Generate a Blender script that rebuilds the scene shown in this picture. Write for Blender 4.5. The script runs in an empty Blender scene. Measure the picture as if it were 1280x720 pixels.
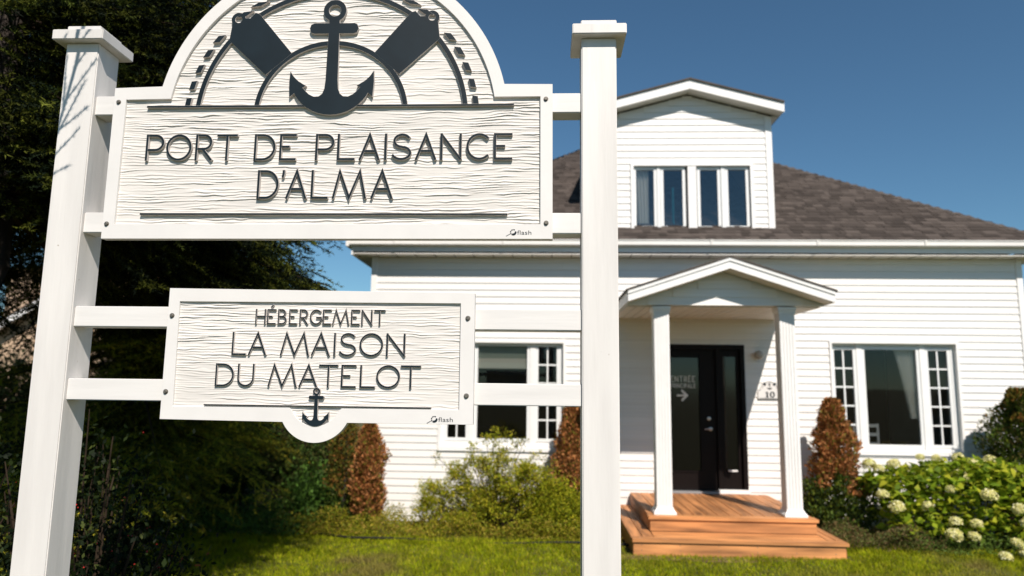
import bpy, math, random
import numpy as np
from mathutils import Matrix, Vector

random.seed(7)
RNG = np.random.default_rng(11)
SC = bpy.context.scene
COL = SC.collection

# ------------------------------------------------------------------ camera
f_px = 860.0
pitch, roll, yaw = math.radians(7.98), math.radians(0.706), math.radians(2.62)
fw = Vector((-math.sin(yaw) * math.cos(pitch), math.cos(yaw) * math.cos(pitch), math.sin(pitch)))
r0 = Vector((math.cos(yaw), math.sin(yaw), 0))
u0 = r0.cross(fw)
rt = r0 * math.cos(roll) + u0 * math.sin(roll)
up = -r0 * math.sin(roll) + u0 * math.cos(roll)
cam_d = bpy.data.cameras.new('camera')
cam = bpy.data.objects.new('camera', cam_d)
COL.objects.link(cam)
cam.matrix_world = Matrix(((rt.x, up.x, -fw.x, 0), (rt.y, up.y, -fw.y, 0), (rt.z, up.z, -fw.z, 1.84), (0, 0, 0, 1)))
cam_d.sensor_width = 36
cam_d.lens = f_px / 1280 * 36
cam_d.clip_start = 0.05
cam_d.clip_end = 3000
cam_d.dof.use_dof = True
cam_d.dof.focus_distance = 2.75
cam_d.dof.aperture_fstop = 1.9
SC.camera = cam

# ------------------------------------------------------------------ light
SUNV = Vector((-0.377, 1.0, -1.13)).normalized()          # direction the light travels
elev = math.asin(-SUNV.z)
world = bpy.data.worlds.new('World')
SC.world = world
world.use_nodes = True
wn = world.node_tree
bg = wn.nodes['Background']
sky = wn.nodes.new('ShaderNodeTexSky')
sky.sky_type = 'NISHITA'
sky.sun_disc = False
sky.sun_elevation = elev
sky.sun_rotation = math.atan2(-SUNV.x, -SUNV.y)           # from +Y, clockwise
sky.altitude = 300
sky.air_density = 1.0
sky.dust_density = 0.05
sky.ozone_density = 3.0
tint = wn.nodes.new('ShaderNodeMixRGB'); tint.blend_type = 'MULTIPLY'; tint.inputs[0].default_value = 1
tint.inputs[2].default_value = (.68, .93, .97, 1)
wn.links.new(sky.outputs[0], tint.inputs[1]); wn.links.new(tint.outputs[0], bg.inputs[0])
bg.inputs[1].default_value = 0.074
sd = bpy.data.lights.new('sun', 'SUN')
sd.energy = 5.0
sd.angle = math.radians(0.5)
sd.color = (1.0, 0.915, 0.83)
sun = bpy.data.objects.new('sun', sd)
COL.objects.link(sun)
sun.rotation_euler = SUNV.to_track_quat('-Z', 'Y').to_euler()
SC.view_settings.view_transform = 'Standard'
SC.view_settings.look = 'None'
SC.view_settings.exposure = 0.30
SC.view_settings.gamma = 1.0
SC.cycles.max_bounces = 6
SC.cycles.transparent_max_bounces = 12

# ------------------------------------------------------------------ helpers
def tag(o, label=None, cat=None, group=None, kind=None):
    if label: o['label'] = label
    if cat: o['category'] = cat
    if group: o['group'] = group
    if kind: o['kind'] = kind
    return o

def link(name, me, mats=None, parent=None, loc=None):
    if mats is not None:
        for m in (mats if isinstance(mats, (list, tuple)) else [mats]):
            me.materials.append(m)
    o = bpy.data.objects.new(name, me)
    COL.objects.link(o)
    if parent is not None: o.parent = parent
    if loc is not None: o.location = loc
    return o

def thing(name, loc, label, cat, group=None):
    o = bpy.data.objects.new(name, None)
    COL.objects.link(o)
    o.location = loc
    o.empty_display_size = 0.1
    return tag(o, label, cat, group)

class MB:
    """collects shapes for ONE mesh object; origin subtracted at build"""
    def __init__(s): s.v = []; s.f = []; s.m = []
    def add(s, v, f, m=0):
        n = len(s.v); s.v += [tuple(p) for p in v]
        s.f += [tuple(i + n for i in q) for q in f]; s.m += [m] * len(f)
    def box(s, x0, x1, y0, y1, z0, z1, m=0):
        s.add([(x0,y0,z0),(x1,y0,z0),(x1,y1,z0),(x0,y1,z0),(x0,y0,z1),(x1,y0,z1),(x1,y1,z1),(x0,y1,z1)],
              [(0,3,2,1),(4,5,6,7),(0,1,5,4),(1,2,6,5),(2,3,7,6),(3,0,4,7)], m)
    def prism_y(s, pts, y0, y1, m=0):        # polygon in xz extruded along y
        n = len(pts)
        s.add([(x,y0,z) for x,z in pts] + [(x,y1,z) for x,z in pts],
              [tuple(range(n)), tuple(range(2*n-1, n-1, -1))] + [(i, i+n, (i+1)%n+n, (i+1)%n) for i in range(n)], m)
    def prism_x(s, pts, x0, x1, m=0):        # polygon in yz extruded along x
        n = len(pts)
        s.add([(x0,y,z) for y,z in pts] + [(x1,y,z) for y,z in pts],
              [tuple(range(n)), tuple(range(2*n-1, n-1, -1))] + [(i, i+n, (i+1)%n+n, (i+1)%n) for i in range(n)], m)
    def tube(s, path, radii, n=6, m=0, cap=True):
        base = len(s.v); P = [Vector(p) for p in path]
        if not hasattr(radii, '__len__'): radii = [radii] * len(P)
        for i, p in enumerate(P):
            d = (P[min(i+1, len(P)-1)] - P[max(i-1, 0)]).normalized()
            a = d.cross(Vector((0,0,1)))
            if a.length < 1e-3: a = Vector((1,0,0))
            a.normalize(); b = d.cross(a)
            for k in range(n):
                t = 2*math.pi*k/n
                s.v.append(tuple(p + (a*math.cos(t) + b*math.sin(t)) * radii[i]))
        for i in range(len(P)-1):
            for k in range(n):
                s.f.append((base+i*n+k, base+i*n+(k+1)%n, base+(i+1)*n+(k+1)%n, base+(i+1)*n+k)); s.m.append(m)
        if cap:
            s.f.append(tuple(base+k for k in range(n-1,-1,-1))); s.m.append(m)
            e = base+(len(P)-1)*n
            s.f.append(tuple(e+k for k in range(n))); s.m.append(m)
    def lathe(s, c, prof, n=20, axis='z', m=0):
        base = len(s.v)
        for r, h in prof:
            for k in range(n):
                t = 2*math.pi*k/n; a, b = r*math.cos(t), r*math.sin(t)
                s.v.append((c[0]+a, c[1]+b, c[2]+h) if axis == 'z' else (c[0]+a, c[1]-h, c[2]+b))
        for i in range(len(prof)-1):
            for k in range(n):
                s.f.append((base+i*n+k, base+i*n+(k+1)%n, base+(i+1)*n+(k+1)%n, base+(i+1)*n+k)); s.m.append(m)
        s.f.append(tuple(base+k for k in range(n))); s.m.append(m)
        e = base+(len(prof)-1)*n
        s.f.append(tuple(e+k for k in range(n))); s.m.append(m)
    def build(s, name, mats, parent=None, origin=(0,0,0), bevel=0.0, smooth=False):
        me = bpy.data.meshes.new(name)
        ox, oy, oz = origin
        me.from_pydata([(x-ox, y-oy, z-oz) for x,y,z in s.v], [], s.f)
        me.polygons.foreach_set('material_index', s.m)
        import bmesh
        bm = bmesh.new(); bm.from_mesh(me); bmesh.ops.recalc_face_normals(bm, faces=bm.faces)
        if bevel > 0:
            bmesh.ops.bevel(bm, geom=list(bm.edges), offset=bevel, segments=2, affect='EDGES', clamp_overlap=True)
        bm.to_mesh(me); bm.free()
        if smooth: me.polygons.foreach_set('use_smooth', [True]*len(me.polygons))
        return link(name, me, mats, parent, origin if any(origin) else None)

def rel(parent, o):
    """o was built in world coordinates: subtract the parent's location"""
    o.location = Vector(o.location) - Vector(parent.location)
    return o

def bbox_mb(x0,x1,y0,y1,z0,z1):
    b = MB(); b.box(x0,x1,y0,y1,z0,z1); return b

# ---- flat plates cut from outlines in the xz plane (letters, borders, anchors)
def plate_mesh(polys, yf, yb, bev=0.0006, sides=True):
    cu = bpy.data.curves.new('tmp', 'CURVE'); cu.dimensions = '2D'; cu.fill_mode = 'BOTH'
    cu.extrude = max((yb - yf)/2 - bev, 0.00001); cu.bevel_depth = bev; cu.bevel_resolution = 0
    for pts in polys:
        sp = cu.splines.new('POLY'); sp.points.add(len(pts)-1)
        for i, (x, z) in enumerate(pts): sp.points[i].co = (x, z, 0, 1)
        sp.use_cyclic_u = True
    ob = bpy.data.objects.new('tmp', cu); COL.objects.link(ob)
    dg = bpy.context.evaluated_depsgraph_get()
    me = bpy.data.meshes.new_from_object(ob.evaluated_get(dg))
    bpy.data.objects.remove(ob); bpy.data.curves.remove(cu)
    ym = (yf+yb)/2
    v = [(p.co.x, ym - p.co.z, p.co.y) for p in me.vertices]
    f = [tuple(p.vertices) for p in me.polygons]
    n = [p.normal.z for p in me.polygons]
    bpy.data.meshes.remove(me)
    return v, f, [0 if abs(k) > 0.9 else 1 for k in n]

def plates(name, items, mats, parent, label=None):
    """items: list of (polys, yfront, yback) joined in one mesh; mats = [face, side]"""
    V, F, Mi = [], [], []
    for polys, yf, yb in items:
        v, f, m = plate_mesh(polys, yf, yb)
        n = len(V); V += v; F += [tuple(i+n for i in q) for q in f]; Mi += m
    px, py, pz = parent.location
    me = bpy.data.meshes.new(name); me.from_pydata([(x-px,y-py,z-pz) for x,y,z in V], [], F)
    me.polygons.foreach_set('material_index', Mi)
    o = link(name, me, mats, parent)
    if label: o['label'] = label
    return o

def arc(cx, cz, r, a0, a1, n=24, rz=None):
    rz = r if rz is None else rz
    return [(cx + r*math.cos(math.radians(a0+(a1-a0)*i/n)), cz + rz*math.sin(math.radians(a0+(a1-a0)*i/n))) for i in range(n+1)]

def circle(cx, cz, r, n=36): return arc(cx, cz, r, 0, 360, n)[:-1]

def ribbon(pts, w):
    """outline of a polyline drawn with a pen of width w"""
    L, R = [], []
    q = [pts[0]]
    for p in pts[1:]:
        if math.hypot(p[0]-q[-1][0], p[1]-q[-1][1]) > 1e-4: q.append(p)
    pts = q
    n = len(pts)
    for i in range(n):
        p = Vector(pts[i])
        d0 = (p - Vector(pts[i-1])).normalized() if i > 0 else None
        d1 = (Vector(pts[i+1]) - p).normalized() if i < n-1 else None
        if d0 is None: d0 = d1
        if d1 is None: d1 = d0
        n0 = Vector((-d0.y, d0.x)); n1 = Vector((-d1.y, d1.x))
        mt = (n0 + n1)
        mt = n0 if mt.length < 1e-4 else mt.normalized()
        k = w/2 / max(0.35, mt.dot(n0))
        L.append(tuple(p + mt*k)); R.append(tuple(p - mt*k))
    return [L + R[::-1]]

def glyph(ch):
    """strokes on a unit-high cell: list of (polyline | ('O',cx,cz,rx,rz)); width"""
    A = lambda *a, **k: arc(*a, **k)
    if ch == 'P': return .62, [[(0,0),(0,1)], [(0,1),(.32,1)] + A(.32,.70,.30,90,-90,n=14,rz=.30) + [(0,.40)]]
    if ch == 'R': return .64, [[(0,0),(0,1)], [(0,1),(.32,1)] + A(.32,.72,.28,90,-90,n=14,rz=.28) + [(0,.44)], [(.26,.44),(.62,0)]]
    if ch == 'B': return .60, [[(0,0),(0,1)], [(0,1),(.28,1)] + A(.28,.76,.24,90,-90,n=12,rz=.24) + [(0,.52)], [(.28,.52)] + A(.30,.26,.29,90,-90,n=12,rz=.26) + [(0,0)]]
    if ch == 'O': return 1.0, [('O',.5,.5,.5,.5)]
    if ch == '0': return .6, [('O',.3,.5,.3,.5)]
    if ch == 'T': return .8, [[(0,1),(.8,1)], [(.4,1),(.4,0)]]
    if ch == 'D': return .82, [[(0,0),(0,1)], [(0,1),(.32,1)] + A(.32,.5,.5,90,-90,n=20) + [(0,0)]]
    if ch == 'E': return .65, [[(.65,1),(0,1),(0,0),(.65,0)], [(0,.52),(.36,.52)]]
    if ch == 'L': return .66, [[(0,1),(0,0),(.66,0)]]
    if ch == 'A': return .80, [[(0,0),(.40,1),(.80,0)], [(.14,.33),(.66,.33)]]
    if ch == 'I': return .02, [[(0,0),(0,1)]]
    if ch == 'S':
        return .76, [A(.40,.75,.32,35,262,n=16,rz=.25)[:-1] + [(.46,.48)] + A(.37,.25,.37,70,-155,n=18,rz=.25)]
    if ch == 'N': return .80, [[(0,0),(0,1)], [(0,1),(.8,0)], [(.8,0),(.8,1)]]
    if ch == 'C': return .86, [A(.5,.5,.5,48,312,n=26)]
    if ch == 'G': return .86, [A(.5,.5,.5,48,350,n=28)[:-1] + [(.92,.46),(.55,.46)]]
    if ch == 'M': return 1.2, [[(0,0),(.22,1),(.6,0),(.98,1),(1.2,0)]]
    if ch == 'U': return .70, [[(0,1)] + A(.35,.35,.35,180,360,n=18) + [(.7,1)]]
    if ch == 'H': return .66, [[(0,0),(0,1)], [(.66,0),(.66,1)], [(0,.52),(.66,.52)]]
    if ch == "'": return .12, [[(.10,1),(.10,.93),(.0,.80)]]
    if ch == '1': return .3, [[(.2,0),(.2,1)]]

def text_letters(parent, spec, z0, z1, w, yf, yb, mats, accents=()):
    """spec: list of (char, x_left, x_right) in metres, measured outer edges"""
    for ch, xl, xr in spec:
        e = ch == 'É'
        gw, strokes = glyph('E' if e else ch)
        h = z1 - z0 - w
        xa, xb = xl + w/2, xr - w/2
        sx = (xb - xa) / gw if ch not in ('I',) else 1
        items = []
        for k, s in enumerate(strokes):
            dy = k * 0.00025
            if isinstance(s, tuple):
                cx, cz, rx, rz = xa + s[1]*sx, z0 + w/2 + s[2]*h, s[3]*sx, s[4]*h
                items.append(([arc(cx,cz,rx+w/2,0,360,48,rz+w/2)[:-1], arc(cx,cz,rx-w/2,0,360,48,rz-w/2)[:-1]], yf+dy, yb))
            else:
                pts = [(xa + px*sx, z0 + w/2 + pz*h) for px, pz in s]
                if ch == 'I': pts = [((xl+xr)/2, z) for _, z in pts]
                # square pen ends
                a, b = Vector(pts[0]), Vector(pts[1]); d = (a-b).normalized()*w/2; pts[0] = tuple(a+d)
                a, b = Vector(pts[-1]), Vector(pts[-2]); d = (a-b).normalized()*w/2; pts[-1] = tuple(a+d)
                items.append((ribbon(pts, w), yf+dy, yb))
        if e:
            xm = (xl+xr)/2
            items.append((ribbon([(xm-.003, z1+.006),(xm+.006, z1+.016)], w), yf, yb))
        plates('letter', items, mats, parent, 'letter ' + ch)

def vnoise(x, y, seed=0):
    """smooth value noise, numpy"""
    xi = np.floor(x).astype(np.int64); yi = np.floor(y).astype(np.int64)
    xf = x - xi; yf = y - yi
    def h(a, b):
        n = (a*374761393 + b*668265263 + seed*974634777) & 0xffffffff
        n = ((n ^ (n >> 13)) * 1274126177) & 0xffffffff
        return ((n ^ (n >> 16)) & 0xffff) / 65535.0
    u = xf*xf*(3-2*xf); v = yf*yf*(3-2*yf)
    return (h(xi,yi)*(1-u)+h(xi+1,yi)*u)*(1-v) + (h(xi,yi+1)*(1-u)+h(xi+1,yi+1)*u)*v

def big_mesh(name, verts, faces, mat, parent=None, colors=None, smooth=False, loc=None):
    """verts (n,3) float, faces (m,k) int, k=3 or 4"""
    me = bpy.data.meshes.new(name)
    n, m, k = len(verts), len(faces), faces.shape[1]
    me.vertices.add(n); me.vertices.foreach_set('co', verts.astype(np.float32).ravel())
    me.loops.add(m*k); me.loops.foreach_set('vertex_index', faces.astype(np.int32).ravel())
    me.polygons.add(m); me.polygons.foreach_set('loop_start', np.arange(0, m*k, k, dtype=np.int32))
    try: me.polygons.foreach_set('loop_total', np.full(m, k, dtype=np.int32))
    except Exception: pass
    if smooth: me.polygons.foreach_set('use_smooth', np.ones(m, dtype=bool))
    me.update(calc_edges=True)
    if colors is not None:
        ca = me.color_attributes.new('Col', 'FLOAT_COLOR', 'POINT')
        c = np.ones((n,4), np.float32); c[:,:3] = colors
        ca.data.foreach_set('color', c.ravel())
    return link(name, me, mat, parent, loc)

# ------------------------------------------------------------------ materials
def mat(name, color, rough=0.6, metal=0.0, spec=0.5, noise=None, bump=None, var=0.0, coat=0.0, specks=False):
    """noise=(scale, amount, stretch) colour mottling; bump=(scale, strength, stretch)"""
    m = bpy.data.materials.new(name); m.use_nodes = True
    nt = m.node_tree; b = nt.nodes['Principled BSDF']
    b.inputs['Base Color'].default_value = (*color, 1)
    b.inputs['Roughness'].default_value = rough
    b.inputs['Metallic'].default_value = metal
    b.inputs['Specular IOR Level'].default_value = spec
    b.inputs['Coat Weight'].default_value = coat
    tc = nt.nodes.new('ShaderNodeTexCoord')
    def nz(scale, st, detail=5):
        mp = nt.nodes.new('ShaderNodeMapping'); mp.inputs['Scale'].default_value = st
        nt.links.new(tc.outputs['Object'], mp.inputs[0])
        oi = nt.nodes.new('ShaderNodeObjectInfo')
        ad = nt.nodes.new('ShaderNodeVectorMath'); ad.operation = 'MULTIPLY_ADD'
        ad.inputs[1].default_value = (37, 23, 51)
        nt.links.new(oi.outputs['Random'], ad.inputs[0]); nt.links.new(mp.outputs[0], ad.inputs[2])
        n = nt.nodes.new('ShaderNodeTexNoise'); n.inputs['Scale'].default_value = scale
        n.inputs['Detail'].default_value = detail
        nt.links.new(ad.outputs[0], n.inputs['Vector'])
        return n, oi
    col_out = None
    if noise or var:
        st = noise[2] if noise else (1,1,1)
        n, oi = nz(noise[0] if noise else 3, st)
        hv = nt.nodes.new('ShaderNodeMixRGB'); hv.blend_type = 'MULTIPLY'; hv.inputs[0].default_value = 1
        hv.inputs[1].default_value = (*color, 1)
        mr = nt.nodes.new('ShaderNodeMapRange')
        amt = noise[1] if noise else 0
        mr.inputs[1].default_value = 0.3; mr.inputs[2].default_value = 0.7
        mr.inputs[3].default_value = 1 - amt; mr.inputs[4].default_value = 1 + amt*0.5
        nt.links.new(n.outputs[0], mr.inputs[0])
        ml = nt.nodes.new('ShaderNodeMath'); ml.operation = 'MULTIPLY'
        m2 = nt.nodes.new('ShaderNodeMapRange'); m2.inputs[3].default_value = 1-var; m2.inputs[4].default_value = 1+var
        nt.links.new(oi.outputs['Random'], m2.inputs[0])
        nt.links.new(mr.outputs[0], ml.inputs[0]); nt.links.new(m2.outputs[0], ml.inputs[1])
        nt.links.new(ml.outputs[0], hv.inputs[2])
        last = hv
        if specks:
            n5, _ = nz(26, (1,1,1), 2)
            r5 = nt.nodes.new('ShaderNodeMapRange'); r5.inputs[1].default_value = .765; r5.inputs[2].default_value = .80
            nt.links.new(n5.outputs[0], r5.inputs[0])
            m5 = nt.nodes.new('ShaderNodeMixRGB'); m5.inputs[2].default_value = (.30,.24,.17,1)
            nt.links.new(r5.outputs[0], m5.inputs[0]); nt.links.new(hv.outputs[0], m5.inputs[1]); last = m5
        nt.links.new(last.outputs[0], b.inputs['Base Color'])
    if bump:
        n, _ = nz(bump[0], bump[2], 6)
        bp = nt.nodes.new('ShaderNodeBump'); bp.inputs['Strength'].default_value = bump[1]
        bp.inputs['Distance'].default_value = 0.004
        nt.links.new(n.outputs[0], bp.inputs['Height']); nt.links.new(bp.outputs[0], b.inputs['Normal'])
    return m

def attr_mat(name, rough=0.6, transl=0.0, spec=0.3):
    m = bpy.data.materials.new(name); m.use_nodes = True
    nt = m.node_tree; b = nt.nodes['Principled BSDF']
    a = nt.nodes.new('ShaderNodeAttribute'); a.attribute_name = 'Col'
    nt.links.new(a.outputs['Color'], b.inputs['Base Color'])
    b.inputs['Roughness'].default_value = rough; b.inputs['Specular IOR Level'].default_value = spec
    if transl:
        t = nt.nodes.new('ShaderNodeBsdfTranslucent'); mx = nt.nodes.new('ShaderNodeMixShader')
        nt.links.new(a.outputs['Color'], t.inputs[0]); mx.inputs[0].default_value = transl
        nt.links.new(b.outputs[0], mx.inputs[1]); nt.links.new(t.outputs[0], mx.inputs[2])
        nt.links.new(mx.outputs[0], nt.nodes['Material Output'].inputs[0])
    return m

def glass_mat(name, refl=0.1, tint=(.5,.52,.52), rough=0.02):
    m = bpy.data.materials.new(name); m.use_nodes = True
    nt = m.node_tree; nt.nodes.remove(nt.nodes['Principled BSDF'])
    t = nt.nodes.new('ShaderNodeBsdfTransparent'); t.inputs[0].default_value = (*tint, 1)
    g = nt.nodes.new('ShaderNodeBsdfGlossy'); g.inputs['Roughness'].default_value = rough
    lw = nt.nodes.new('ShaderNodeLayerWeight'); lw.inputs[0].default_value = 0.25
    mr = nt.nodes.new('ShaderNodeMapRange'); mr.inputs[3].default_value = refl; mr.inputs[4].default_value = 0.8
    nt.links.new(lw.outputs['Fresnel'], mr.inputs[0])
    mx = nt.nodes.new('ShaderNodeMixShader'); nt.links.new(mr.outputs[0], mx.inputs[0])
    nt.links.new(t.outputs[0], mx.inputs[1]); nt.links.new(g.outputs[0], mx.inputs[2])
    nt.links.new(mx.outputs[0], nt.nodes['Material Output'].inputs[0])
    return m

M = {}
M['post'] = mat('painted post', (.68,.655,.625), .5, noise=(9,.12,(1,1,.12)), bump=(16,.8,(1,1,.10)), specks=True)
M['rail'] = mat('painted rail', (.70,.68,.655), .5, noise=(9,.10,(.12,1,1)), bump=(16,.6,(.10,1,1)), specks=True)
M['signwhite'] = mat('sign white paint', (.70,.68,.655), .55, noise=(8,.04,(1,1,1)), bump=(40,.06,(1,1,1)))
M['panel'] = mat('sandblasted panel', (.66,.63,.59), .7, noise=(14,.10,(.25,1,1)), bump=(60,.15,(.2,1,1)))
M['navy'] = mat('dark blue grey paint', (.007,.015,.021), .55, spec=.22, noise=(9,.25,(1,1,1)))
M['letterside'] = mat('letter side paint', (.50,.46,.43), .7)
M['siding'] = mat('white siding', (.78,.765,.735), .5, noise=(3,.07,(.3,1,1)), var=.035)
M['trim'] = mat('white trim', (.80,.79,.77), .45, noise=(5,.04,(1,1,1)))
M['soffit'] = mat('white soffit', (.74,.71,.66), .6, var=.03)
M['gutter'] = mat('white gutter', (.78,.76,.72), .4, noise=(4,.08,(.5,1,1)))
M['vinyl'] = mat('window vinyl', (.74,.75,.74), .4)
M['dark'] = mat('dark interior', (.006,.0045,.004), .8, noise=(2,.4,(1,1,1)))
M['floor'] = mat('dark floor', (.03,.02,.015), .6)
M['door'] = mat('black brown door paint', (.006,.0035,.003), .5, spec=.15)
M['metal'] = mat('brushed metal', (.55,.53,.5), .35, 1.0, noise=(20,.2,(1,1,1)))
M['bolt'] = mat('weathered bolt', (.22,.20,.17), .5, .7, noise=(90,.4,(1,1,1)))
M['glass'] = glass_mat('window glass', .012, (.90,.90,.89))
M['glassd'] = glass_mat('upper window glass', .07, (.92,.93,.93))
M['doorglass'] = glass_mat('door glass', .035, (.40,.38,.35), .08)
M['curtain'] = mat('curtain fabric', (.78,.76,.70), .9)
M['teal'] = mat('turquoise fabric', (.03,.35,.42), .8)
M['blind'] = mat('blind reflection tone', (.38,.45,.37), .9)  # green grey paints a reflection into the upper part of the blind
M['blindlow'] = mat('cream blind', (.80,.78,.66), .9)
M['chairw'] = mat('white chair paint', (.6,.6,.58), .5)
M['vinylletter'] = mat('pale vinyl lettering', (.80,.79,.76), .6)
M['deckwood'] = mat('red cedar boards', (.47,.205,.075), .6, noise=(13,.62,(1,.10,1)), bump=(40,.5,(1,.06,1)), var=.16)
M['deckwoodx'] = mat('red cedar boards crosswise', (.54,.235,.082), .6, noise=(13,.60,(.10,1,1)), bump=(40,.5,(.06,1,1)), var=.16)
M['lamp'] = mat('lamp globe', (.42,.40,.36), .3)
M['concrete'] = mat('foundation concrete', (.35,.33,.30), .9, noise=(8,.2,(1,1,1)))
M['peach'] = mat('peach wall', (.46,.33,.22), .8, noise=(3,.08,(1,1,1)))
M['brownroof'] = mat('brown roof', (.10,.07,.055), .8, noise=(6,.3,(1,1,1)))
M['bark'] = mat('bark', (.035,.026,.020), .9, noise=(12,.4,(1,1,.3)), bump=(20,1.0,(1,1,.25)))
M['stem'] = mat('twig', (.035,.024,.016), .9, spec=.1)
M['edging'] = mat('black plastic edging', (.012,.012,.012), .7, spec=.2)
M['rope'] = mat('brown metal flashing', (.10,.075,.055), .5)
M['needle'] = attr_mat('needles', .7, .12, .08)
M['leaf'] = attr_mat('leaves', .6, .38, .15)
M['thuja'] = attr_mat('scale foliage', .65, .2, .2)
M['petal'] = attr_mat('petals', .7, .3, .2)
M['grass'] = attr_mat('grass blades', .8, .35, .06)
M['shingle'] = attr_mat('asphalt shingles', .9, 0, .15)
M['berry'] = mat('red berries', (.45,.02,.015), .3)

# ground material: soil and thatch under the grass
def ground_mat():
    m = bpy.data.materials.new('lawn ground'); m.use_nodes = True
    nt = m.node_tree; b = nt.nodes['Principled BSDF']; b.inputs['Roughness'].default_value = .95
    tc = nt.nodes.new('ShaderNodeTexCoord')
    n1 = nt.nodes.new('ShaderNodeTexNoise'); n1.inputs['Scale'].default_value = 1.3; n1.inputs['Detail'].default_value = 6
    n2 = nt.nodes.new('ShaderNodeTexNoise'); n2.inputs['Scale'].default_value = 45; n2.inputs['Detail'].default_value = 4
    nt.links.new(tc.outputs['Object'], n1.inputs['Vector']); nt.links.new(tc.outputs['Object'], n2.inputs['Vector'])
    r1 = nt.nodes.new('ShaderNodeValToRGB')
    r1.color_ramp.elements[0].position = .35; r1.color_ramp.elements[0].color = (.07,.075,.008,1)
    r1.color_ramp.elements[1].position = .7; r1.color_ramp.elements[1].color = (.12,.10,.035,1)
    r2 = nt.nodes.new('ShaderNodeValToRGB')
    r2.color_ramp.elements[0].position = .3; r2.color_ramp.elements[0].color = (.4,.4,.4,1)
    r2.color_ramp.elements[1].position = .75; r2.color_ramp.elements[1].color = (1.3,1.3,1.3,1)
    mx = nt.nodes.new('ShaderNodeMixRGB'); mx.blend_type = 'MULTIPLY'; mx.inputs[0].default_value = 1
    nt.links.new(n1.outputs[0], r1.inputs[0]); nt.links.new(n2.outputs[0], r2.inputs[0])
    nt.links.new(r1.outputs[0], mx.inputs[1]); nt.links.new(r2.outputs[0], mx.inputs[2])
    nt.links.new(mx.outputs[0], b.inputs['Base Color'])
    bp = nt.nodes.new('ShaderNodeBump'); bp.inputs['Strength'].default_value = .8; bp.inputs['Distance'].default_value = .03
    nt.links.new(n2.outputs[0], bp.inputs['Height']); nt.links.new(bp.outputs[0], b.inputs['Normal'])
    return m
M['ground'] = ground_mat()

# ------------------------------------------------------------------ ground
def gz(x, y):
    t = np.clip((np.asarray(y, float) - 8.3) / 1.8, 0, 1)
    b = 0.035*(vnoise(np.asarray(x,float)*.8+50, np.asarray(y,float)*.8+50, 3) - .5)
    far = np.clip((np.hypot(np.asarray(x,float), np.asarray(y,float)) - 14)/10, 0, 1)
    return -0.17*t*t*(3-2*t) + b*(1-far) - .01

def build_ground():
    xs = np.unique(np.concatenate([np.linspace(-2000,-40,8), np.linspace(-40,-10,12), np.linspace(-10,9,77), np.linspace(9,40,12), np.linspace(40,2000,8)]))
    ys = np.unique(np.concatenate([np.linspace(-2000,-20,8), np.linspace(-20,0,6), np.linspace(0,12,61), np.linspace(12,50,16), np.linspace(50,2500,9)]))
    X, Y = np.meshgrid(xs, ys)
    Z = gz(X, Y)
    nx, ny = len(xs), len(ys)
    i = np.arange(nx*ny).reshape(ny, nx)
    F = np.stack([i[:-1,:-1], i[:-1,1:], i[1:,1:], i[1:,:-1]], -1).reshape(-1,4)
    o = big_mesh('ground', np.stack([X,Y,Z],-1).reshape(-1,3), F, M['ground'], smooth=True)
    tag(o, kind='structure')
build_ground()

# ------------------------------------------------------------------ siding on a wall facing -y
SID = 0.1025
_sid = {}
def siding_board(parent, x0, x1, z0, z1, y, k0=0.0, k1=1.0):
    """one course (or a cut piece of one) of lap siding; k0..k1 = part of the course height"""
    key = (round(k0,3), round(k1,3))
    if key not in _sid:
        f = lambda k: -(0.017 - 0.012*k)
        b = MB()
        b.add([(0,f(k0),0),(1,f(k0),0),(1,0,0),(0,0,0),(0,f(k1),1),(1,f(k1),1),(1,0,1),(0,0,1)],
              [(0,3,2,1),(4,5,6,7),(0,1,5,4),(1,2,6,5),(2,3,7,6),(3,0,4,7)])
        me = bpy.data.meshes.new('siding_board'); me.from_pydata(b.v, [], b.f); me.materials.append(M['siding'])
        _sid[key] = me
    o = bpy.data.objects.new('siding_board', _sid[key]); COL.objects.link(o)
    o.parent = parent
    o.scale = (x1-x0, 1, z1-z0)
    o.location = (x0, y, z0)
    return o

def siding_wall(parent, x0, x1, z0, z1, y, openings, zref=2.421, roofline=None):
    n0 = math.floor((z0 - zref)/SID)
    z = zref + n0*SID
    while z < z1:
        a, b = max(z, z0), min(z+SID, z1)
        if b - a > 0.004:
            cuts = sorted({a, b} | {q for o in openings for q in (o[2], o[3]) if a < q < b})
            for lo, hi in zip(cuts[:-1], cuts[1:]):
                if hi - lo < 0.003: continue
                mid = (lo+hi)/2
                xa, xb = (x0, x1) if roofline is None else roofline(mid, lo, hi)
                if xb - xa < 0.03: continue
                spans = [(xa, xb)]
                for o in openings:
                    if o[2] < mid < o[3]:
                        ns = []
                        for s in spans:
                            if o[1] <= s[0] or o[0] >= s[1]: ns.append(s); continue
                            if o[0] > s[0]: ns.append((s[0], o[0]))
                            if o[1] < s[1]: ns.append((o[1], s[1]))
                        spans = ns
                ns = []
                for s in spans:            # butt seams in the long runs
                    if s[1]-s[0] > 3.0:
                        c_ = s[0] + (s[1]-s[0])*random.choice((.3,.38,.5,.62,.7))
                        ns += [(s[0], c_-.001), (c_+.001, s[1])]
                    else: ns.append(s)
                for s in ns:
                    if s[1]-s[0] > 0.01:
                        siding_board(parent, s[0], s[1], lo, hi, y, (lo-z)/SID, (hi-z)/SID)
        z += SID

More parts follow.
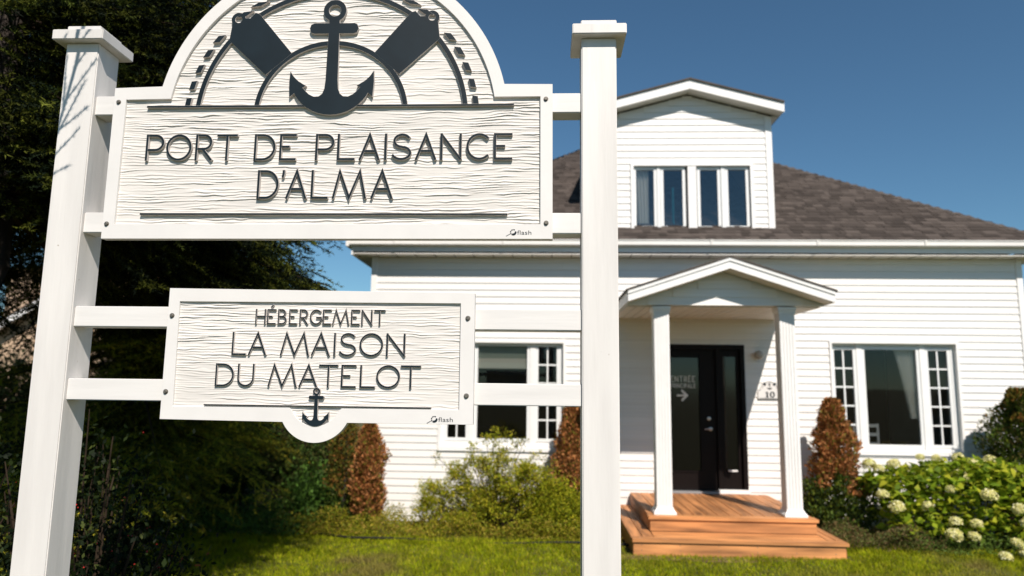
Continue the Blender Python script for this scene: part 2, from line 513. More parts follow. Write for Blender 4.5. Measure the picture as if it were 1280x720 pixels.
def backing(mb, x0, x1, z0, z1, y0, y1, openings):
    zs = sorted({z0, z1} | {q for o in openings for q in (o[2], o[3]) if z0 < q < z1})
    for lo, hi in zip(zs[:-1], zs[1:]):
        mid = (lo+hi)/2; spans = [(x0,x1)]
        for o in openings:
            if o[2] < mid < o[3]:
                ns = []
                for s in spans:
                    if o[1] <= s[0] or o[0] >= s[1]: ns.append(s); continue
                    if o[0] > s[0]: ns.append((s[0], o[0]))
                    if o[1] < s[1]: ns.append((o[1], s[1]))
                spans = ns
        for s in spans: mb.box(s[0], s[1], y0, y1, lo, hi)

# ------------------------------------------------------------------ the white house
W = 10.2
XL, XR = -2.58, 6.93
WIN_L = (-1.525, .335, .90, 2.485)
WIN_R = (4.145, 5.960, .935, 2.525)
DOOR = (1.613, 2.925, .345, 2.452)
house = thing('house', (0,0,0), 'white two storey clapboard house with brown hipped roof and gabled dormer', 'house')
wall = MB()
backing(wall, XL, XR, -.12, 3.735, W+.002, W+.14, [WIN_L, WIN_R, DOOR])
wall.box(XL, XL+.14, W+.141, 17.5, -.12, 3.735)
wall.box(XR-.14, XR, W+.141, 17.5, -.12, 3.735)
wall.box(XL+.141, XR-.141, 17.36, 17.5, -.12, 3.735)
hw = wall.build('wall', M['siding'], house)
siding_wall(hw, XL+.07, XR-.07, -.12, 3.73, W, [WIN_L, WIN_R, DOOR])
fd = bbox_mb(XL+.01, XR-.01, W+.01, 17.4, -.6, -.122).build('foundation', M['concrete'], house)
for x0, x1 in ((XL-.018, XL+.07), (XR-.07, XR+.018)):
    bbox_mb(x0, x1, W-.026, W+.06, -.12, 3.728).build('corner_trim', M['trim'], house, bevel=.004)
# dark rooms behind the windows
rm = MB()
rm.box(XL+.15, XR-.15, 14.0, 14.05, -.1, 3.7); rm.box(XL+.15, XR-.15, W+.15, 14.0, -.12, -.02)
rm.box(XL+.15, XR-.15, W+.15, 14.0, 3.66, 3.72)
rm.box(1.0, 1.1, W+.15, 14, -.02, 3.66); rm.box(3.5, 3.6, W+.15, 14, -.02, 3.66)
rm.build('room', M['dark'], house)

# eaves: soffit, fascia, gutter
soff = MB(); soff.box(XL-.24, XR+.24, 9.925, W+.002, 3.735, 3.75); soff.box(XL-.24, XL+.0, W+.002, 17.7, 3.735, 3.75); soff.box(XR, XR+.24, W+.002, 17.7, 3.735, 3.75)
sf = soff.build('soffit', M['soffit'], house)
for i in range(34):
    x = XL - .2 + i*.29
    bbox_mb(x, x+.012, 9.935, W-.02, 3.7315, 3.7348).build('soffit_joint', M['rope'], sf)
fa = MB(); fa.box(XL-.25, XR+.25, 9.905, 9.924, 3.768, 3.90); fa.box(XL-.262, XL-.241, 9.9, 17.7, 3.715, 3.90); fa.box(XR+.241, XR+.262, 9.9, 17.7, 3.715, 3.90)
fa.build('fascia', M['trim'], house)
gt = MB()
gp = [(9.903,3.846),(9.845,3.846),(9.822,3.862),(9.822,3.926),(9.812,3.926),(9.812,3.937),(9.833,3.937),(9.833,3.868),(9.855,3.857),(9.903,3.857)]
gt.prism_x(gp, XL-.27, XR+.27)
for x in (-2.2,-.6,.9,2.4,3.9,5.4,6.9): gt.prism_x([(9.902,3.841),(9.843,3.841),(9.817,3.860),(9.806,3.94),(9.835,3.942),(9.9,3.942)], x, x+.030)
gt.box(XL-.275,XL-.268,9.82,9.903,3.857,3.935)
g1 = gt.build('gutter', M['gutter'], house)
gs = MB(); gs.box(XL-.34, XL-.264, 9.86, 17.6, 3.83, 3.925); gs.build('gutter', M['gutter'], house, bevel=.008)
# small nicked drip edge line
de = MB(); de.box(XL-.26, XR+.26, 9.84, 9.90, 3.938, 3.944); de.build('drip_edge', M['rope'], house)

# main hipped roof
RS = .725; Y0, Z0 = 9.85, 3.945
xa, xb = XL-.27, XR+.27
half = (xb-xa)/2; xm = (xa+xb)/2; yb_ = 17.75
zt = Z0 + half*RS
rf = MB()
ridge = (xm, Y0+half, zt); r2_ = (xm, yb_-half, zt) if yb_-half > Y0+half else (xm, Y0+half, zt)
rf.add([(xa,Y0,Z0),(xb,Y0,Z0),(xb,yb_+3,Z0),(xa,yb_+3,Z0),(xm,Y0+half,zt),(xm,yb_+3-half,zt),
        (xa,Y0,Z0-.02),(xb,Y0,Z0-.02),(xb,yb_+3,Z0-.02),(xa,yb_+3,Z0-.02)],
       [(0,1,4),(1,2,5,4),(2,3,5),(3,0,4,5),(0,6,7,1),(1,7,8,2),(2,8,9,3),(3,9,6,0),(6,9,8,7)])
shing_plain = mat('asphalt roof slope', (.085,.070,.060), .9, noise=(9,.35,(.5,1,3)))
roof = rf.build('roof', shing_plain, house)
def shingles(parent, name, p0, ex, up_, nrm, width_fn, nrows, expo=.118, tabw=.14, lift=.006):
    """rows of tabs on a slope: p0 lower-left corner, ex = along eave, up_ = up slope"""
    V, F, C = [], [], []
    p0 = np.array(p0); ex = np.array(ex); up_ = np.array(up_); nrm = np.array(nrm)
    for r in range(nrows):
        a, b = width_fn(r*expo)
        if b - a < .05: break
        x = a - random.random()*tabw
        while x < b:
            w = tabw*random.choice((.6,.8,1,1.2,1.5)); x0, x1 = max(x, a), min(x+w-.004, b)
            x += w
            if x1 - x0 < .02: continue
            s0, s1 = r*expo - random.choice((0,0,.012)), (r+1)*expo + .02
            t = random.choice((.010,.014,.018))
            q = [p0+ex*x0+up_*s0+nrm*t, p0+ex*x1+up_*s0+nrm*t, p0+ex*x1+up_*s1+nrm*.003, p0+ex*x0+up_*s1+nrm*.003,
                 p0+ex*x0+up_*s0, p0+ex*x1+up_*s0]
            n = len(V); V += q
            F += [(n,n+1,n+2,n+3),(n+4,n+5,n+1,n),(n+4,n,n+3,n+3),(n+1,n+5,n+2,n+2)]
            k = random.choice((.62,.75,.88,.98,1.08,1.2)) * random.uniform(.92,1.08)
            c = np.array((.072,.059,.052))*k
            C += [c]*6
    V = np.array(V); F = np.array(F)
    # split degenerate quads
    q = F[(F[:,2] != F[:,3])]
    o = big_mesh(name, V, q, M['shingle'], parent, np.array(C))
    o['kind'] = 'stuff'
    return o
sl = math.hypot(1, RS); cu_, su_ = 1/sl, RS/sl
shingles(roof, 'shingles', (xa, Y0-.02, Z0-.012), (1,0,0), (0,cu_,su_), (0,-su_,cu_), lambda s: (s*cu_, (xb-xa)-s*cu_), 60)
shingles(roof, 'shingles', (xa-.02, yb_, Z0-.012), (0,-1,0), (cu_,0,su_), (-su_,0,cu_), lambda s: (0, yb_-Y0-s*cu_), 60)
hipc = MB()
for sx_ in (1, -1):
    for i in range(28):
        t0, t1 = i*.178, i*.178+.2
        x0 = (xa if sx_ > 0 else xb)
        a = Vector((x0+sx_*t0, Y0+t0, Z0+t0*RS+.018)); b = Vector((x0+sx_*t1, Y0+t1, Z0+t1*RS+.010))
        o1 = Vector((sx_*.0, .12, -.0)); o2 = Vector((sx_*.12, 0, 0))
        hipc.add([a, a+Vector((sx_*.10,0,.0)), b+Vector((sx_*.10,0,0)), b, a+Vector((-0,.10,0)), b+Vector((0,.10,0))], [(0,1,2,3),(0,3,5,4)])
hipc.build('hip_cap', shing_plain, roof)

# ---- windows
def ring_mb(x0,x1,z0,z1,t,y0,y1):
    b = MB()
    b.box(x0,x0+t,y0,y1,z0,z1); b.box(x1-t,x1,y0,y1,z0,z1)
    b.box(x0+t,x1-t,y0,y1,z0,z0+t); b.box(x0+t,x1-t,y0,y1,z1-t,z1)
    return b

def grille_sash(win, gx0, gx1, gz0, gz1, rows, y):
    ring_mb(gx0-.045, gx1+.045, gz0-.045, gz1+.045, .045, y, y+.05).build('sash', M['vinyl'], win)
    bbox_mb(gx0, gx1, y+.03, y+.034, gz0, gz1).build('pane', M['glass'], win)
    if rows:
        xm_ = (gx0+gx1)/2; h = (gz1-gz0)/rows
        bbox_mb(xm_-.011, xm_+.011, y+.012, y+.03, gz0, gz1).build('muntin', M['vinyl'], win)
        for k in range(1, rows):
            bbox_mb(gx0, gx1, y+.014, y+.029, gz0+k*h-.011, gz0+k*h+.011).build('muntin', M['vinyl'], win)

def triple_window(op, dx, label):
    x0,x1,z0,z1 = op
    win = ring_mb(x0, x1, z0, z1, .035, W-.03, W+.10).build('window', M['trim'], house)
    win['label'] = label
    bbox_mb(x0-.006, x1+.006, W-.036, W+.02, z0-.028, z0-.001).build('sill', M['trim'], win, bevel=.005)
    d = dx
    grille_sash(win, 4.231+d, 4.500+d, 1.06, 2.40, 5, W+.045)
    grille_sash(win, 4.665+d, 5.395+d, 1.055, 2.405, 0, W+.045)
    grille_sash(win, 5.562+d, 5.832+d, 1.06, 2.40, 5, W+.045)
    for a, b in ((x0+.0355, 4.185+d), (5.878+d, x1-.0355)):
        if b - a > .003: bbox_mb(a, b, W+.04, W+.098, z0+.036, z1-.036).build('jamb_liner', M['vinyl'], win)
    for a, b in ((4.545, 4.620), (5.440, 5.517)):
        bbox_mb(a+d, b+d, W+.035, W+.10, z0+.035, z1-.035).build('mullion', M['trim'], win)
    for a, b_ in ((z0+.035, 1.010), (2.455, z1-.035)): bbox_mb(x0+.035, x1-.035, W+.052, W+.10, a, b_).build('filler_strip', M['trim'], win)
    return win
triple_window(WIN_R, 0, 'right hand triple window with a curtain in its middle pane')
triple_window(WIN_L, -5.625, 'left triple window with a half drawn blind, half hidden by the sign')

# ---- dormer
DXL, DXR, DM = .95, 3.437, 2.194
DG = [(1.402,1.668,4.23,5.095), (1.816,2.097,4.232,5.095), (2.365,2.622,4.23,5.094), (2.785,3.044,4.235,5.097)]
DOP = [(1.315, 3.150, 4.115, 5.20)]
dslope = .271
dz_top = lambda x: 6.30 - abs(x-DM)*dslope
dm = MB()
backing(dm, DXL, DXR, 4.0, 5.86, W+.002, W+.08, DOP)
dm.prism_y([(DXL,5.86),(DXR,5.86),(DXR,dz_top(DXR)-.02),(DM,6.28),(DXL,dz_top(DXL)-.02)], W+.002, W+.08)
dm.box(DXL, DXL+.08, W+.081, 13.6, 3.95, 5.94); dm.box(DXR-.08, DXR, W+.081, 13.6, 3.95, 5.94)
dormer = dm.build('dormer_wall', M['siding'], house)
siding_wall(dormer, DXL+.05, DXR-.085, 4.13, 6.27, W, DOP, roofline=lambda mid, lo, hi:
            (max(DXL+.05, DM-(6.29-hi)/dslope), min(DXR-.085, DM+(6.29-hi)/dslope)))
for x0, x1 in ((DXL-.01, DXL+.05), (DXR-.085, DXR+.012)):
    bbox_mb(x0, x1, W-.026, W+.05, 4.10, 5.93).build('corner_trim', M['trim'], dormer, bevel=.004)
bs = bbox_mb(DXL-.01, DXR+.012, W-.03, W, 4.085, 4.128).build('base_trim', M['trim'], dormer)
dw = ring_mb(1.315, 3.150, 4.115, 5.20, .045, W-.035, W+.06).build('dormer_window', M['trim'], house)
bbox_mb(1.29, 3.175, W-.055, W-.02, 4.075, 4.116).build('sill', M['trim'], dw, bevel=.005)
bbox_mb(2.175, 2.30, W-.028, W+.05, 4.16, 5.155).build('mullion', M['trim'], dw)
bbox_mb(1.715, 1.765, W+.0, W+.05, 4.16, 5.155).build('mullion', M['vinyl'], dw)
bbox_mb(2.675, 2.735, W+.0, W+.05, 4.16, 5.155).build('mullion', M['vinyl'], dw)
for g in DG:
    ring_mb(g[0]-.045, g[1]+.045, g[2]-.045, g[3]+.05, .043, W+.012, W+.05).build('sash', M['vinyl'], dw)
    bbox_mb(g[0], g[1], W+.03, W+.034, g[2], g[3]).build('pane', M['glassd'], dw)
dr = MB()   # dormer room
dr.box(DXL+.1, DXR-.1, 12.4, 12.45, 4.1, 6.2)
dr.build('dormer_room', mat('grey room wall', (.16,.17,.18), .9), house)
# dormer roof
FY = 9.955
dro = MB()
ov = .14
for s in (-1, 1):
    xe = DM + s*(DXR-DM+ov)
    pts = [(DM, 6.455), (xe, 6.455-abs(xe-DM)*dslope), (xe, 6.432-abs(xe-DM)*dslope), (DM, 6.432)]
    dro.prism_y(pts, FY-.025, 14.2)
drf = dro.build('dormer_roof', shing_plain, house)
for s in (-1, 1):
    xe = DM + s*(DXR-DM+ov)
    b = MB(); b.prism_y([(DM,6.431),(xe,6.431-abs(xe-DM)*dslope),(xe,6.29-abs(xe-DM)*dslope),(DM,6.29)], FY, FY+.022)
    b.build('fascia', M['trim'], drf)
    b = MB(); b.prism_y([(DM,6.322),(xe,6.322-abs(xe-DM)*dslope),(xe,6.302-abs(xe-DM)*dslope),(DM,6.302)], FY+.023, W-.001)
    b.build('soffit', M['soffit'], drf)
    xi = DM + s*(DXR-DM+.013); 
    b = MB(); zz = 6.302-abs(xi-DM)*dslope
    b.box(min(xi,xe), max(xi,xe), W, 13.4, 5.925, 5.94); b.box(xe-.01*s if s<0 else xe-.01, xe if s>0 else xe+.01, FY+.023, 13.4, 5.925, 6.07)
    b.build('side_fascia', M['trim'], drf)

# ---- front door unit
fr = MB()
fr.box(1.613,1.665,W-.03,W+.12,.36,2.452); fr.box(2.865,2.925,W-.03,W+.12,.36,2.452); fr.box(1.665,2.865,W-.03,W+.12,2.38,2.452)
fr.box(2.515,2.575,W-.02,W+.12,.40,2.38)
dfr = fr.build('door_frame', M['door'], house)
bbox_mb(1.60, 2.52, W-.05, W+.12, .343, .372).build('threshold', mat('grey threshold', (.30,.31,.32), .4, .3), dfr)
bbox_mb(2.50, 2.94, W-.055, W+.0, .343, .40).build('sill', M['trim'], dfr, bevel=.004)
dd = ring_mb(1.667, 2.513, .375, 2.378, .22, W+.03, W+.075)
dd.box(1.887, 2.293, W+.03, W+.075, .595, .64); dd.box(1.887, 2.293, W+.03, W+.075, 2.155, 2.158)
# door leaf with full glass: rebuild exactly
dd = MB()
dd.box(1.667,1.860,W+.03,W+.075,.375,2.378); dd.box(2.29,2.513,W+.03,W+.075,.375,2.378)
dd.box(1.860,2.29,W+.03,W+.075,2.27,2.378); dd.box(1.860,2.29,W+.03,W+.075,.375,.64)
door = dd.build('door', M['door'], house)
ring_mb(1.850, 2.30, .628, 2.282, .02, W+.018, W+.03).build('glazing_bead', M['door'], door)
bbox_mb(1.860, 2.29, W+.05, W+.054, .64, 2.27).build('pane', M['doorglass'], door)
hb = MB(); hb.lathe((2.405, W+.03, 1.386), [(.026,0),(.026,.012),(.014,.016),(.013,.024)], 16, 'y'); hb.build('deadbolt', M['metal'], door, smooth=False)
hb = MB(); hb.lathe((2.425, W+.03, 1.238), [(.027,0),(.027,.010),(.011,.014),(.011,.045)], 16, 'y')
hb.tube([(2.430,W-.012,1.238),(2.39,W-.016,1.240),(2.335,W-.012,1.236)], [.010,.009,.007], 8); hb.build('handle', M['metal'], door)
sl_ = ring_mb(2.577, 2.863, .402, 2.378, .05, W+.03, W+.07); sl_.box(2.627,2.813,W+.03,W+.07,.452,.645); sl_.box(2.627,2.813,W+.03,W+.07,2.28,2.328)
sdl = sl_.build('sidelight', M['door'], house)
bbox_mb(2.627, 2.813, W+.05, W+.054, .645, 2.28).build('pane', M['doorglass'], sdl)
bbox_mb(2.66, 2.79, W+.015, W+.03, .645, .668).build('sill', M['trim'], sdl)

def flat_text(parent, word, x0, x1, z0, z1, w, y, m, gap=.28, name='letter'):
    ws = [glyph('E' if c == 'É' else c)[0] for c in word]
    ws = [max(k, .05) for k in ws]
    tot = sum(ws) + gap*(len(word)-1)
    s = (x1-x0)/tot; x = x0
    spec = []
    for c, k in zip(word, ws):
        spec.append((c, x, x+k*s)); x += (k+gap)*s
    text_letters(parent, spec, z0, z1, w, y-.0016, y, [m, m])
class _P: location = (0,0,0)
flat_text(door, 'ENTRÉE', 1.872, 2.224, 1.908, 1.992, .0075, W+.049, M['vinylletter'])
flat_text(door, 'PRINCIPALE', 1.872, 2.230, 1.822, 1.882, .006, W+.049, M['vinylletter'])
plates('arrow', [([[(1.957,1.724),(2.065,1.724),(2.018,1.775),(2.036,1.797),(2.122,1.713),(2.036,1.627),(2.018,1.650),(2.065,1.700),(1.957,1.700)]], W+.0475, W+.049)], [M['vinylletter']]*2, door)

# ------------------------------------------------------------------ porch canopy with its two posts
porch = thing('porch_canopy', (2.23, 8.5, .34), 'small gabled white porch roof on two fluted posts over the front door', 'porch')
def P_(o): return rel(porch, o)
PM = 2.227; PF = 8.2; ps = .333
pr = MB()
for s in (-1,1):
    xe = PM + s*1.235
    pr.prism_y([(PM,3.400),(xe,3.400-1.235*ps),(xe,3.377-1.235*ps),(PM,3.377)], PF-.02, W-.02)
prf = P_(pr.build('roof', shing_plain, porch))
for s in (-1,1):
    xe = PM + s*1.213
    b = MB(); b.prism_y([(PM,3.376),(xe,3.376-1.213*ps),(xe,3.245-1.213*ps),(PM,3.245)], PF, PF+.03)
    b.build('fascia', M['trim'], prf)
    b = MB(); b.prism_y([(PM,3.384),(xe,3.384-1.213*ps),(xe,3.335-1.213*ps),(PM,3.335)], PF-.012, PF-.001)
    b.build('fascia_trim', M['trim'], prf)
    b = MB(); xo = xe; xi_ = xe - s*.02
    b.box(min(xo,xi_), max(xo,xi_), PF+.031, W-.02, 3.245-1.213*ps, 3.376-1.213*ps); b.build('side_fascia', M['trim'], prf)
    b = MB(); b.prism_y([(PM,3.255),(xe-s*.021,3.255-1.19*ps),(xe-s*.021,3.243-1.19*ps),(PM,3.243)], PF+.031, 8.469)
    b.build('soffit', M['soffit'], prf)
gb = MB(); gb.prism_y([(PM-1.19,2.828),(PM+1.19,2.828),(PM+1.19,2.86),(PM,3.245),(PM-1.19,2.86)], 8.49, 8.56)
gable = P_(gb.build('gable', M['siding'], porch))
zz = 2.83
k = 0
while zz < 3.23:
    hi = min(zz+SID, 3.238)
    hw_ = (3.245-hi)/ps + .0
    if hw_ > .05:
        b = siding_board(gable, PM-min(hw_,1.18), PM+min(hw_,1.18), zz, hi, 8.488); 
    zz += SID
ceil = P_(bbox_mb(PM-1.19, PM+1.19, 8.49, W-.02, 2.8295, 2.84).build('ceiling', M['soffit'], porch)) if False else None
cl = MB(); cl.box(PM-1.19, PM+1.19, 8.57, W-.02, 2.832, 2.842)
ceil = P_(cl.build('ceiling', M['soffit'], porch))
bme = None
for i in range(20):
    x = PM-1.185 + i*.1185
    b = MB(); b.box(0,.109,0,W-.025-8.565,0,.010)
    if bme is None:
        o = b.build('ceiling_board', M['soffit'], ceil, bevel=.003); bme = o.data
    else:
        o = bpy.data.objects.new('ceiling_board', bme); COL.objects.link(o); o.parent = ceil
    o.location = (x, 8.565, 2.818)
b = MB(); b.box(PM-1.17, PM+1.17, W-.05, W-.018, 2.775, 2.817); P_(b.build('cornice', M['soffit'], porch))
for x0 in (1.362, 2.880):
    x1 = x0+.186; y0, y1 = 8.50, 8.686
    b = MB(); t = .007
    b.box(x0+t, x1-t, y0+t, y1-t, .42, 2.74)
    for k in range(5):
        u = x0 + .006 + k*.0362
        b.box(u, u+.029, y0, y0+t-.001, .42, 2.74); b.box(u, u+.029, y1-t+.001, y1, .42, 2.74)
        v = y0 + .006 + k*.0362
        b.box(x0, x0+t-.001, v, v+.029, .42, 2.74); b.box(x1-t+.001, x1, v, v+.029, .42, 2.74)
    post = P_(b.build('column', M['trim'], porch))
    c = MB(); xc, yc = (x0+x1)/2, (y0+y1)/2
    def sq(r, z): return [(xc-r,yc-r,z),(xc+r,yc-r,z),(xc+r,yc+r,z),(xc-r,yc+r,z)]
    lv = [(.132,.342),(.132,.362),(.114,.385),(.101,.405),(.101,.42)]
    for (r1,z1_),(r2,z2_) in zip(lv[:-1], lv[1:]):
        c.add(sq(r1,z1_)+sq(r2,z2_), [(0,1,5,4),(1,2,6,5),(2,3,7,6),(3,0,4,7),(0,3,2,1),(4,5,6,7)])
    c.build('column_base', M['trim'], post)
    c = MB()
    lv = [(.101,2.735),(.101,2.755),(.110,2.785),(.110,2.816)]
    for (r1,z1_),(r2,z2_) in zip(lv[:-1], lv[1:]):
        c.add(sq(r1,z1_)+sq(r2,z2_), [(0,1,5,4),(1,2,6,5),(2,3,7,6),(3,0,4,7),(0,3,2,1),(4,5,6,7)])
    c.build('capital', M['trim'], post)

# ------------------------------------------------------------------ wooden porch steps
deck = thing('wooden_steps', (2.2, 8.3, 0), 'reddish cedar porch platform with a wide lower step wrapping round it', 'steps')
DX0, DX1, DY0, DY1 = 1.25, 3.175, 8.36, 10.165
LX0, LX1, LY0 = 1.0, 3.345, 7.95
fb = MB(); fb.box(DX0+.03, DX1-.03, DY0+.05, DY1, .02, .299); fb.box(LX0+.04, LX1-.04, LY0+.06, DY1, -.14, .13)
rel(deck, fb.build('frame', M['deckwoodx'], deck))
n = 14; bw = (DX1-DX0)/n; bm_ = None
def board(name, x0,x1,y0,y1,z0,z1,m,parent=deck):
    o = bbox_mb(0,x1-x0,0,y1-y0,0,z1-z0).build(name, M[m], parent, bevel=.004)
    o.location = Vector((x0,y0,z0)) - Vector(parent.location); return o
for i in range(n):
    board('deck_board', DX0+i*bw+.003, DX0+(i+1)*bw-.003, DY0+.146, DY1, .302, .340, 'deckwood')
board('nosing_board', DX0-.012, DX1+.012, DY0-.004, DY0+.140, .302, .341, 'deckwoodx')
board('riser_board', DX0+.01, DX1-.01, DY0+.018, DY0+.045, .172, .300, 'deckwoodx')
board('side_board', DX0+.002, DX0+.028, DY0+.047, DY1, .172, .300, 'deckwood')
board('side_board', DX1-.028, DX1-.002, DY0+.047, DY1, .172, .300, 'deckwood')
board('nosing_board', LX0, LX1, LY0, LY0+.140, .132, .170, 'deckwoodx')
board('tread_board', LX0+.262, LX1-.182, LY0+.146, LY0+.286, .132, .169, 'deckwoodx')
board('tread_board', LX0+.262, LX1-.182, LY0+.292, LY0+.425, .132, .170, 'deckwoodx')
board('tread_board', LX0, LX0+.125, LY0+.146, DY1, .132, .169, 'deckwood')
board('tread_board', LX0+.131, LX0+.256, LY0+.146, DY1, .132, .170, 'deckwood')
board('tread_board', LX1-.176, LX1-.091, LY0+.146, DY1, .132, .169, 'deckwood')
board('tread_board', LX1-.085, LX1, LY0+.146, DY1, .132, .170, 'deckwood')
board('riser_board', LX0+.012, LX1-.03, LY0+.022, LY0+.05, -.03, .130, 'deckwoodx')
board('side_board', LX0+.012, LX0+.035, LY0+.052, DY1, -.03, .128, 'deckwood')
board('side_board', LX1-.035, LX1-.012, LY0+.052, DY1, -.03, .128, 'deckwood')

sc_ = MB()
for i in range(n):
    for yy in (DY0+.20, DY0+.75, DY0+1.3):
        for dx in (.035, bw-.035):
            sc_.box(DX0+i*bw+dx-.004, DX0+i*bw+dx+.004, yy-.004, yy+.004, .3395, .3412)
for k in range(6):
    for zz in (.045, .10): sc_.box(LX0+.1+k*.42, LX0+.109+k*.42, LY0+.0205, LY0+.023, zz, zz+.009)
o = rel(deck, sc_.build('screw_heads', M['bolt'], deck)); o['kind'] = 'stuff'

# ------------------------------------------------------------------ small things on the wall
lamp = thing('wall_lamp', (3.122, W-.018, 2.306), 'round wall lamp beside the front door', 'wall lamp')
b = MB(); b.lathe((3.122, W-.017, 2.306), [(.055,0),(.055,.02),(.045,.026)], 24, 'y'); rel(lamp, b.build('base', M['metal'], lamp))
b = MB(); b.lathe((3.122, W-.043, 2.306), [(.040,0),(.058,.012),(.066,.035),(.062,.06),(.045,.082),(.02,.093),(.004,.095)], 24, 'y'); rel(lamp, b.build('globe', M['lamp'], lamp, smooth=True))

pq = thing('house_number_sign', (3.265, W-.03, 1.676), 'small white arched plaque with an anchor emblem and the number 10 right of the door', 'house number')
yq = W-.035
out = [(3.10,1.676),(3.43,1.676),(3.43,1.80)] + arc(3.265,1.80,.135,0,180,24)[:] + [(3.10,1.80)]
out = [(3.10,1.676),(3.43,1.676),(3.43,1.79),(3.395,1.795)] + arc(3.265,1.812,.13,-5,185,24) + [(3.135,1.795),(3.10,1.79)]
plates('plaque', [([out], yq, W-.017)], [M['signwhite'], M['signwhite']], pq)
nv = [M['navy'], M['navy']]
plates('digit', [([[(3.205,1.698),(3.25,1.698),(3.25,1.706),(3.238,1.708),(3.238,1.782),(3.205,1.772),(3.205,1.764),(3.217,1.764),(3.217,1.708),(3.205,1.706)]], yq-.003, yq)], nv, pq, 'digit 1')
plates('digit', [([arc(3.30,1.740,.036,0,360,28,.043)[:-1], arc(3.30,1.740,.014,0,360,28,.032)[:-1]], yq-.003, yq)], nv, pq, 'digit 0')
plates('baseline', [([[(3.11,1.682),(3.42,1.682),(3.42,1.688),(3.11,1.688)]], yq-.003, yq)], nv, pq)

def anchor_polys(cx, zb, s):
    """anchor outline; cx centre, zb lowest point, s scale (1 = big sign)"""
    def m(x, z): return (cx + x*s, zb + (z-2.9008)*s)
    rgt = [(.0215,3.302),(.0215,3.2915),(.083,3.2915),(.095,3.286),(.1005,3.2695),(.095,3.253),(.083,3.2475),(.0222,3.2475),
           (.0245,3.05),(.028,3.010),(.036,2.989),(.050,2.978),(.070,2.977),(.090,2.987),(.106,3.002),(.1175,3.016),(.104,3.024),
           (.112,3.028),(.137,3.044),(.157,3.064),(.1705,3.0855),(.173,3.04),(.169,2.976),(.150,2.993)]
    rgt += [(.17*math.sin(math.radians(a)), 3.0708-.17*math.cos(math.radians(a))) for a in (57,50,42,34,25,16,8)] + [(0,2.9008)]
    lft = [(-x, z) for x, z in rgt[::-1]][1:]
    ringo = [(.047*math.sin(math.radians(a)), 3.347-.047*math.cos(math.radians(a))) for a in range(-332, -27, 16)]
    # ring runs from right neck round the top to left neck
    ringo = [(.047*math.sin(math.radians(a)), 3.347-.047*math.cos(math.radians(a))) for a in np.linspace(28, 332, 26)]
    outer = [m(x,z) for x,z in (ringo[::-1] + rgt + lft)]
    # ringo reversed = from left neck round to right neck
    hole = [m(.0255*math.cos(t), 3.347+.0255*math.sin(t)) for t in np.linspace(0, 2*math.pi, 25)[:-1]]
    return [outer, hole]
plates('emblem', [(anchor_polys(3.265, 1.812, .19), yq-.003, yq)] +
       [([[ (3.265+s*a, z) for a, z in ((.045,1.885),(.075,1.915),(.095,1.893),(.062,1.862))]], yq-.003, yq) for s in (-1,1)] +
       [(ribbon(arc(3.265,1.812,.107,10,170,20), .005), yq-.0025, yq)], nv, pq)

# curtains, blind, chair inside
def curtain(name, label, x0, x1, z0, z1, y, m, sweep=0.0, n=40, folds=7, cat='curtain'):
    V, F = [], []
    rows = 14
    for j in range(rows+1):
        t = j/rows; z = z1 + (z0-z1)*t
        a = x0 + sweep*(t**.8); b = x1
        for i in range(n+1):
            u = i/n; x = a + (b-a)*u
            V.append((x, y + .02*math.sin(u*folds*2*math.pi + .5*t) , z))
    for j in range(rows):
        for i in range(n):
            k = j*(n+1)+i; F.append((k,k+1,k+n+2,k+n+1))
    o = big_mesh(name, np.array(V), np.array(F), M[m], smooth=True)
    return tag(o, label, cat)
curtain('curtain', 'pale curtain swept to the right inside the right hand window', 5.11, 5.43, 1.42, 2.43, W+.13, 'curtain', .20)
curtain('curtain', 'pale curtain in the leftmost dormer pane', 1.38, 1.60, 4.16, 5.15, W+.10, 'curtain', .06, folds=4)
curtain('curtain', 'narrow turquoise strip of cloth in the second dormer pane', 1.955, 1.985, 4.16, 4.85, W+.10, 'teal', 0, 6, 1)
bl = thing('roller_blind', (-.58, W+.13, 2.40), 'half drawn cream roller blind in the left window, greenish reflection painted on its upper part', 'blind')
o = bbox_mb(-.975,-.19,W+.106,W+.110,2.225,2.42).build('blind_fabric', M['blind'], bl); rel(bl, o)
o = bbox_mb(-.965,-.225,W+.104,W+.110,2.075,2.224).build('blind_lower', M['blindlow'], bl); rel(bl, o)
ch = thing('chair', (4.86, 10.95, .0), 'white ladder back chair standing inside the right hand window', 'chair')
b = MB(); b.box(-.2,.2,-.2,.2,.60,.63); rel_o = b.build('seat', M['chairw'], ch)
for sx in (-.19,.16):
    for sy in (-.19,.16):
        bbox_mb(sx,sx+.03,sy,sy+.03,-.02,.60 if sy > 0 else 1.32).build('leg', M['chairw'], ch)
for z in (.85,1.0,1.14,1.27):
    bbox_mb(-.16,.16,-.185,-.17,z,z+.045).build('back_slat', M['chairw'], ch)

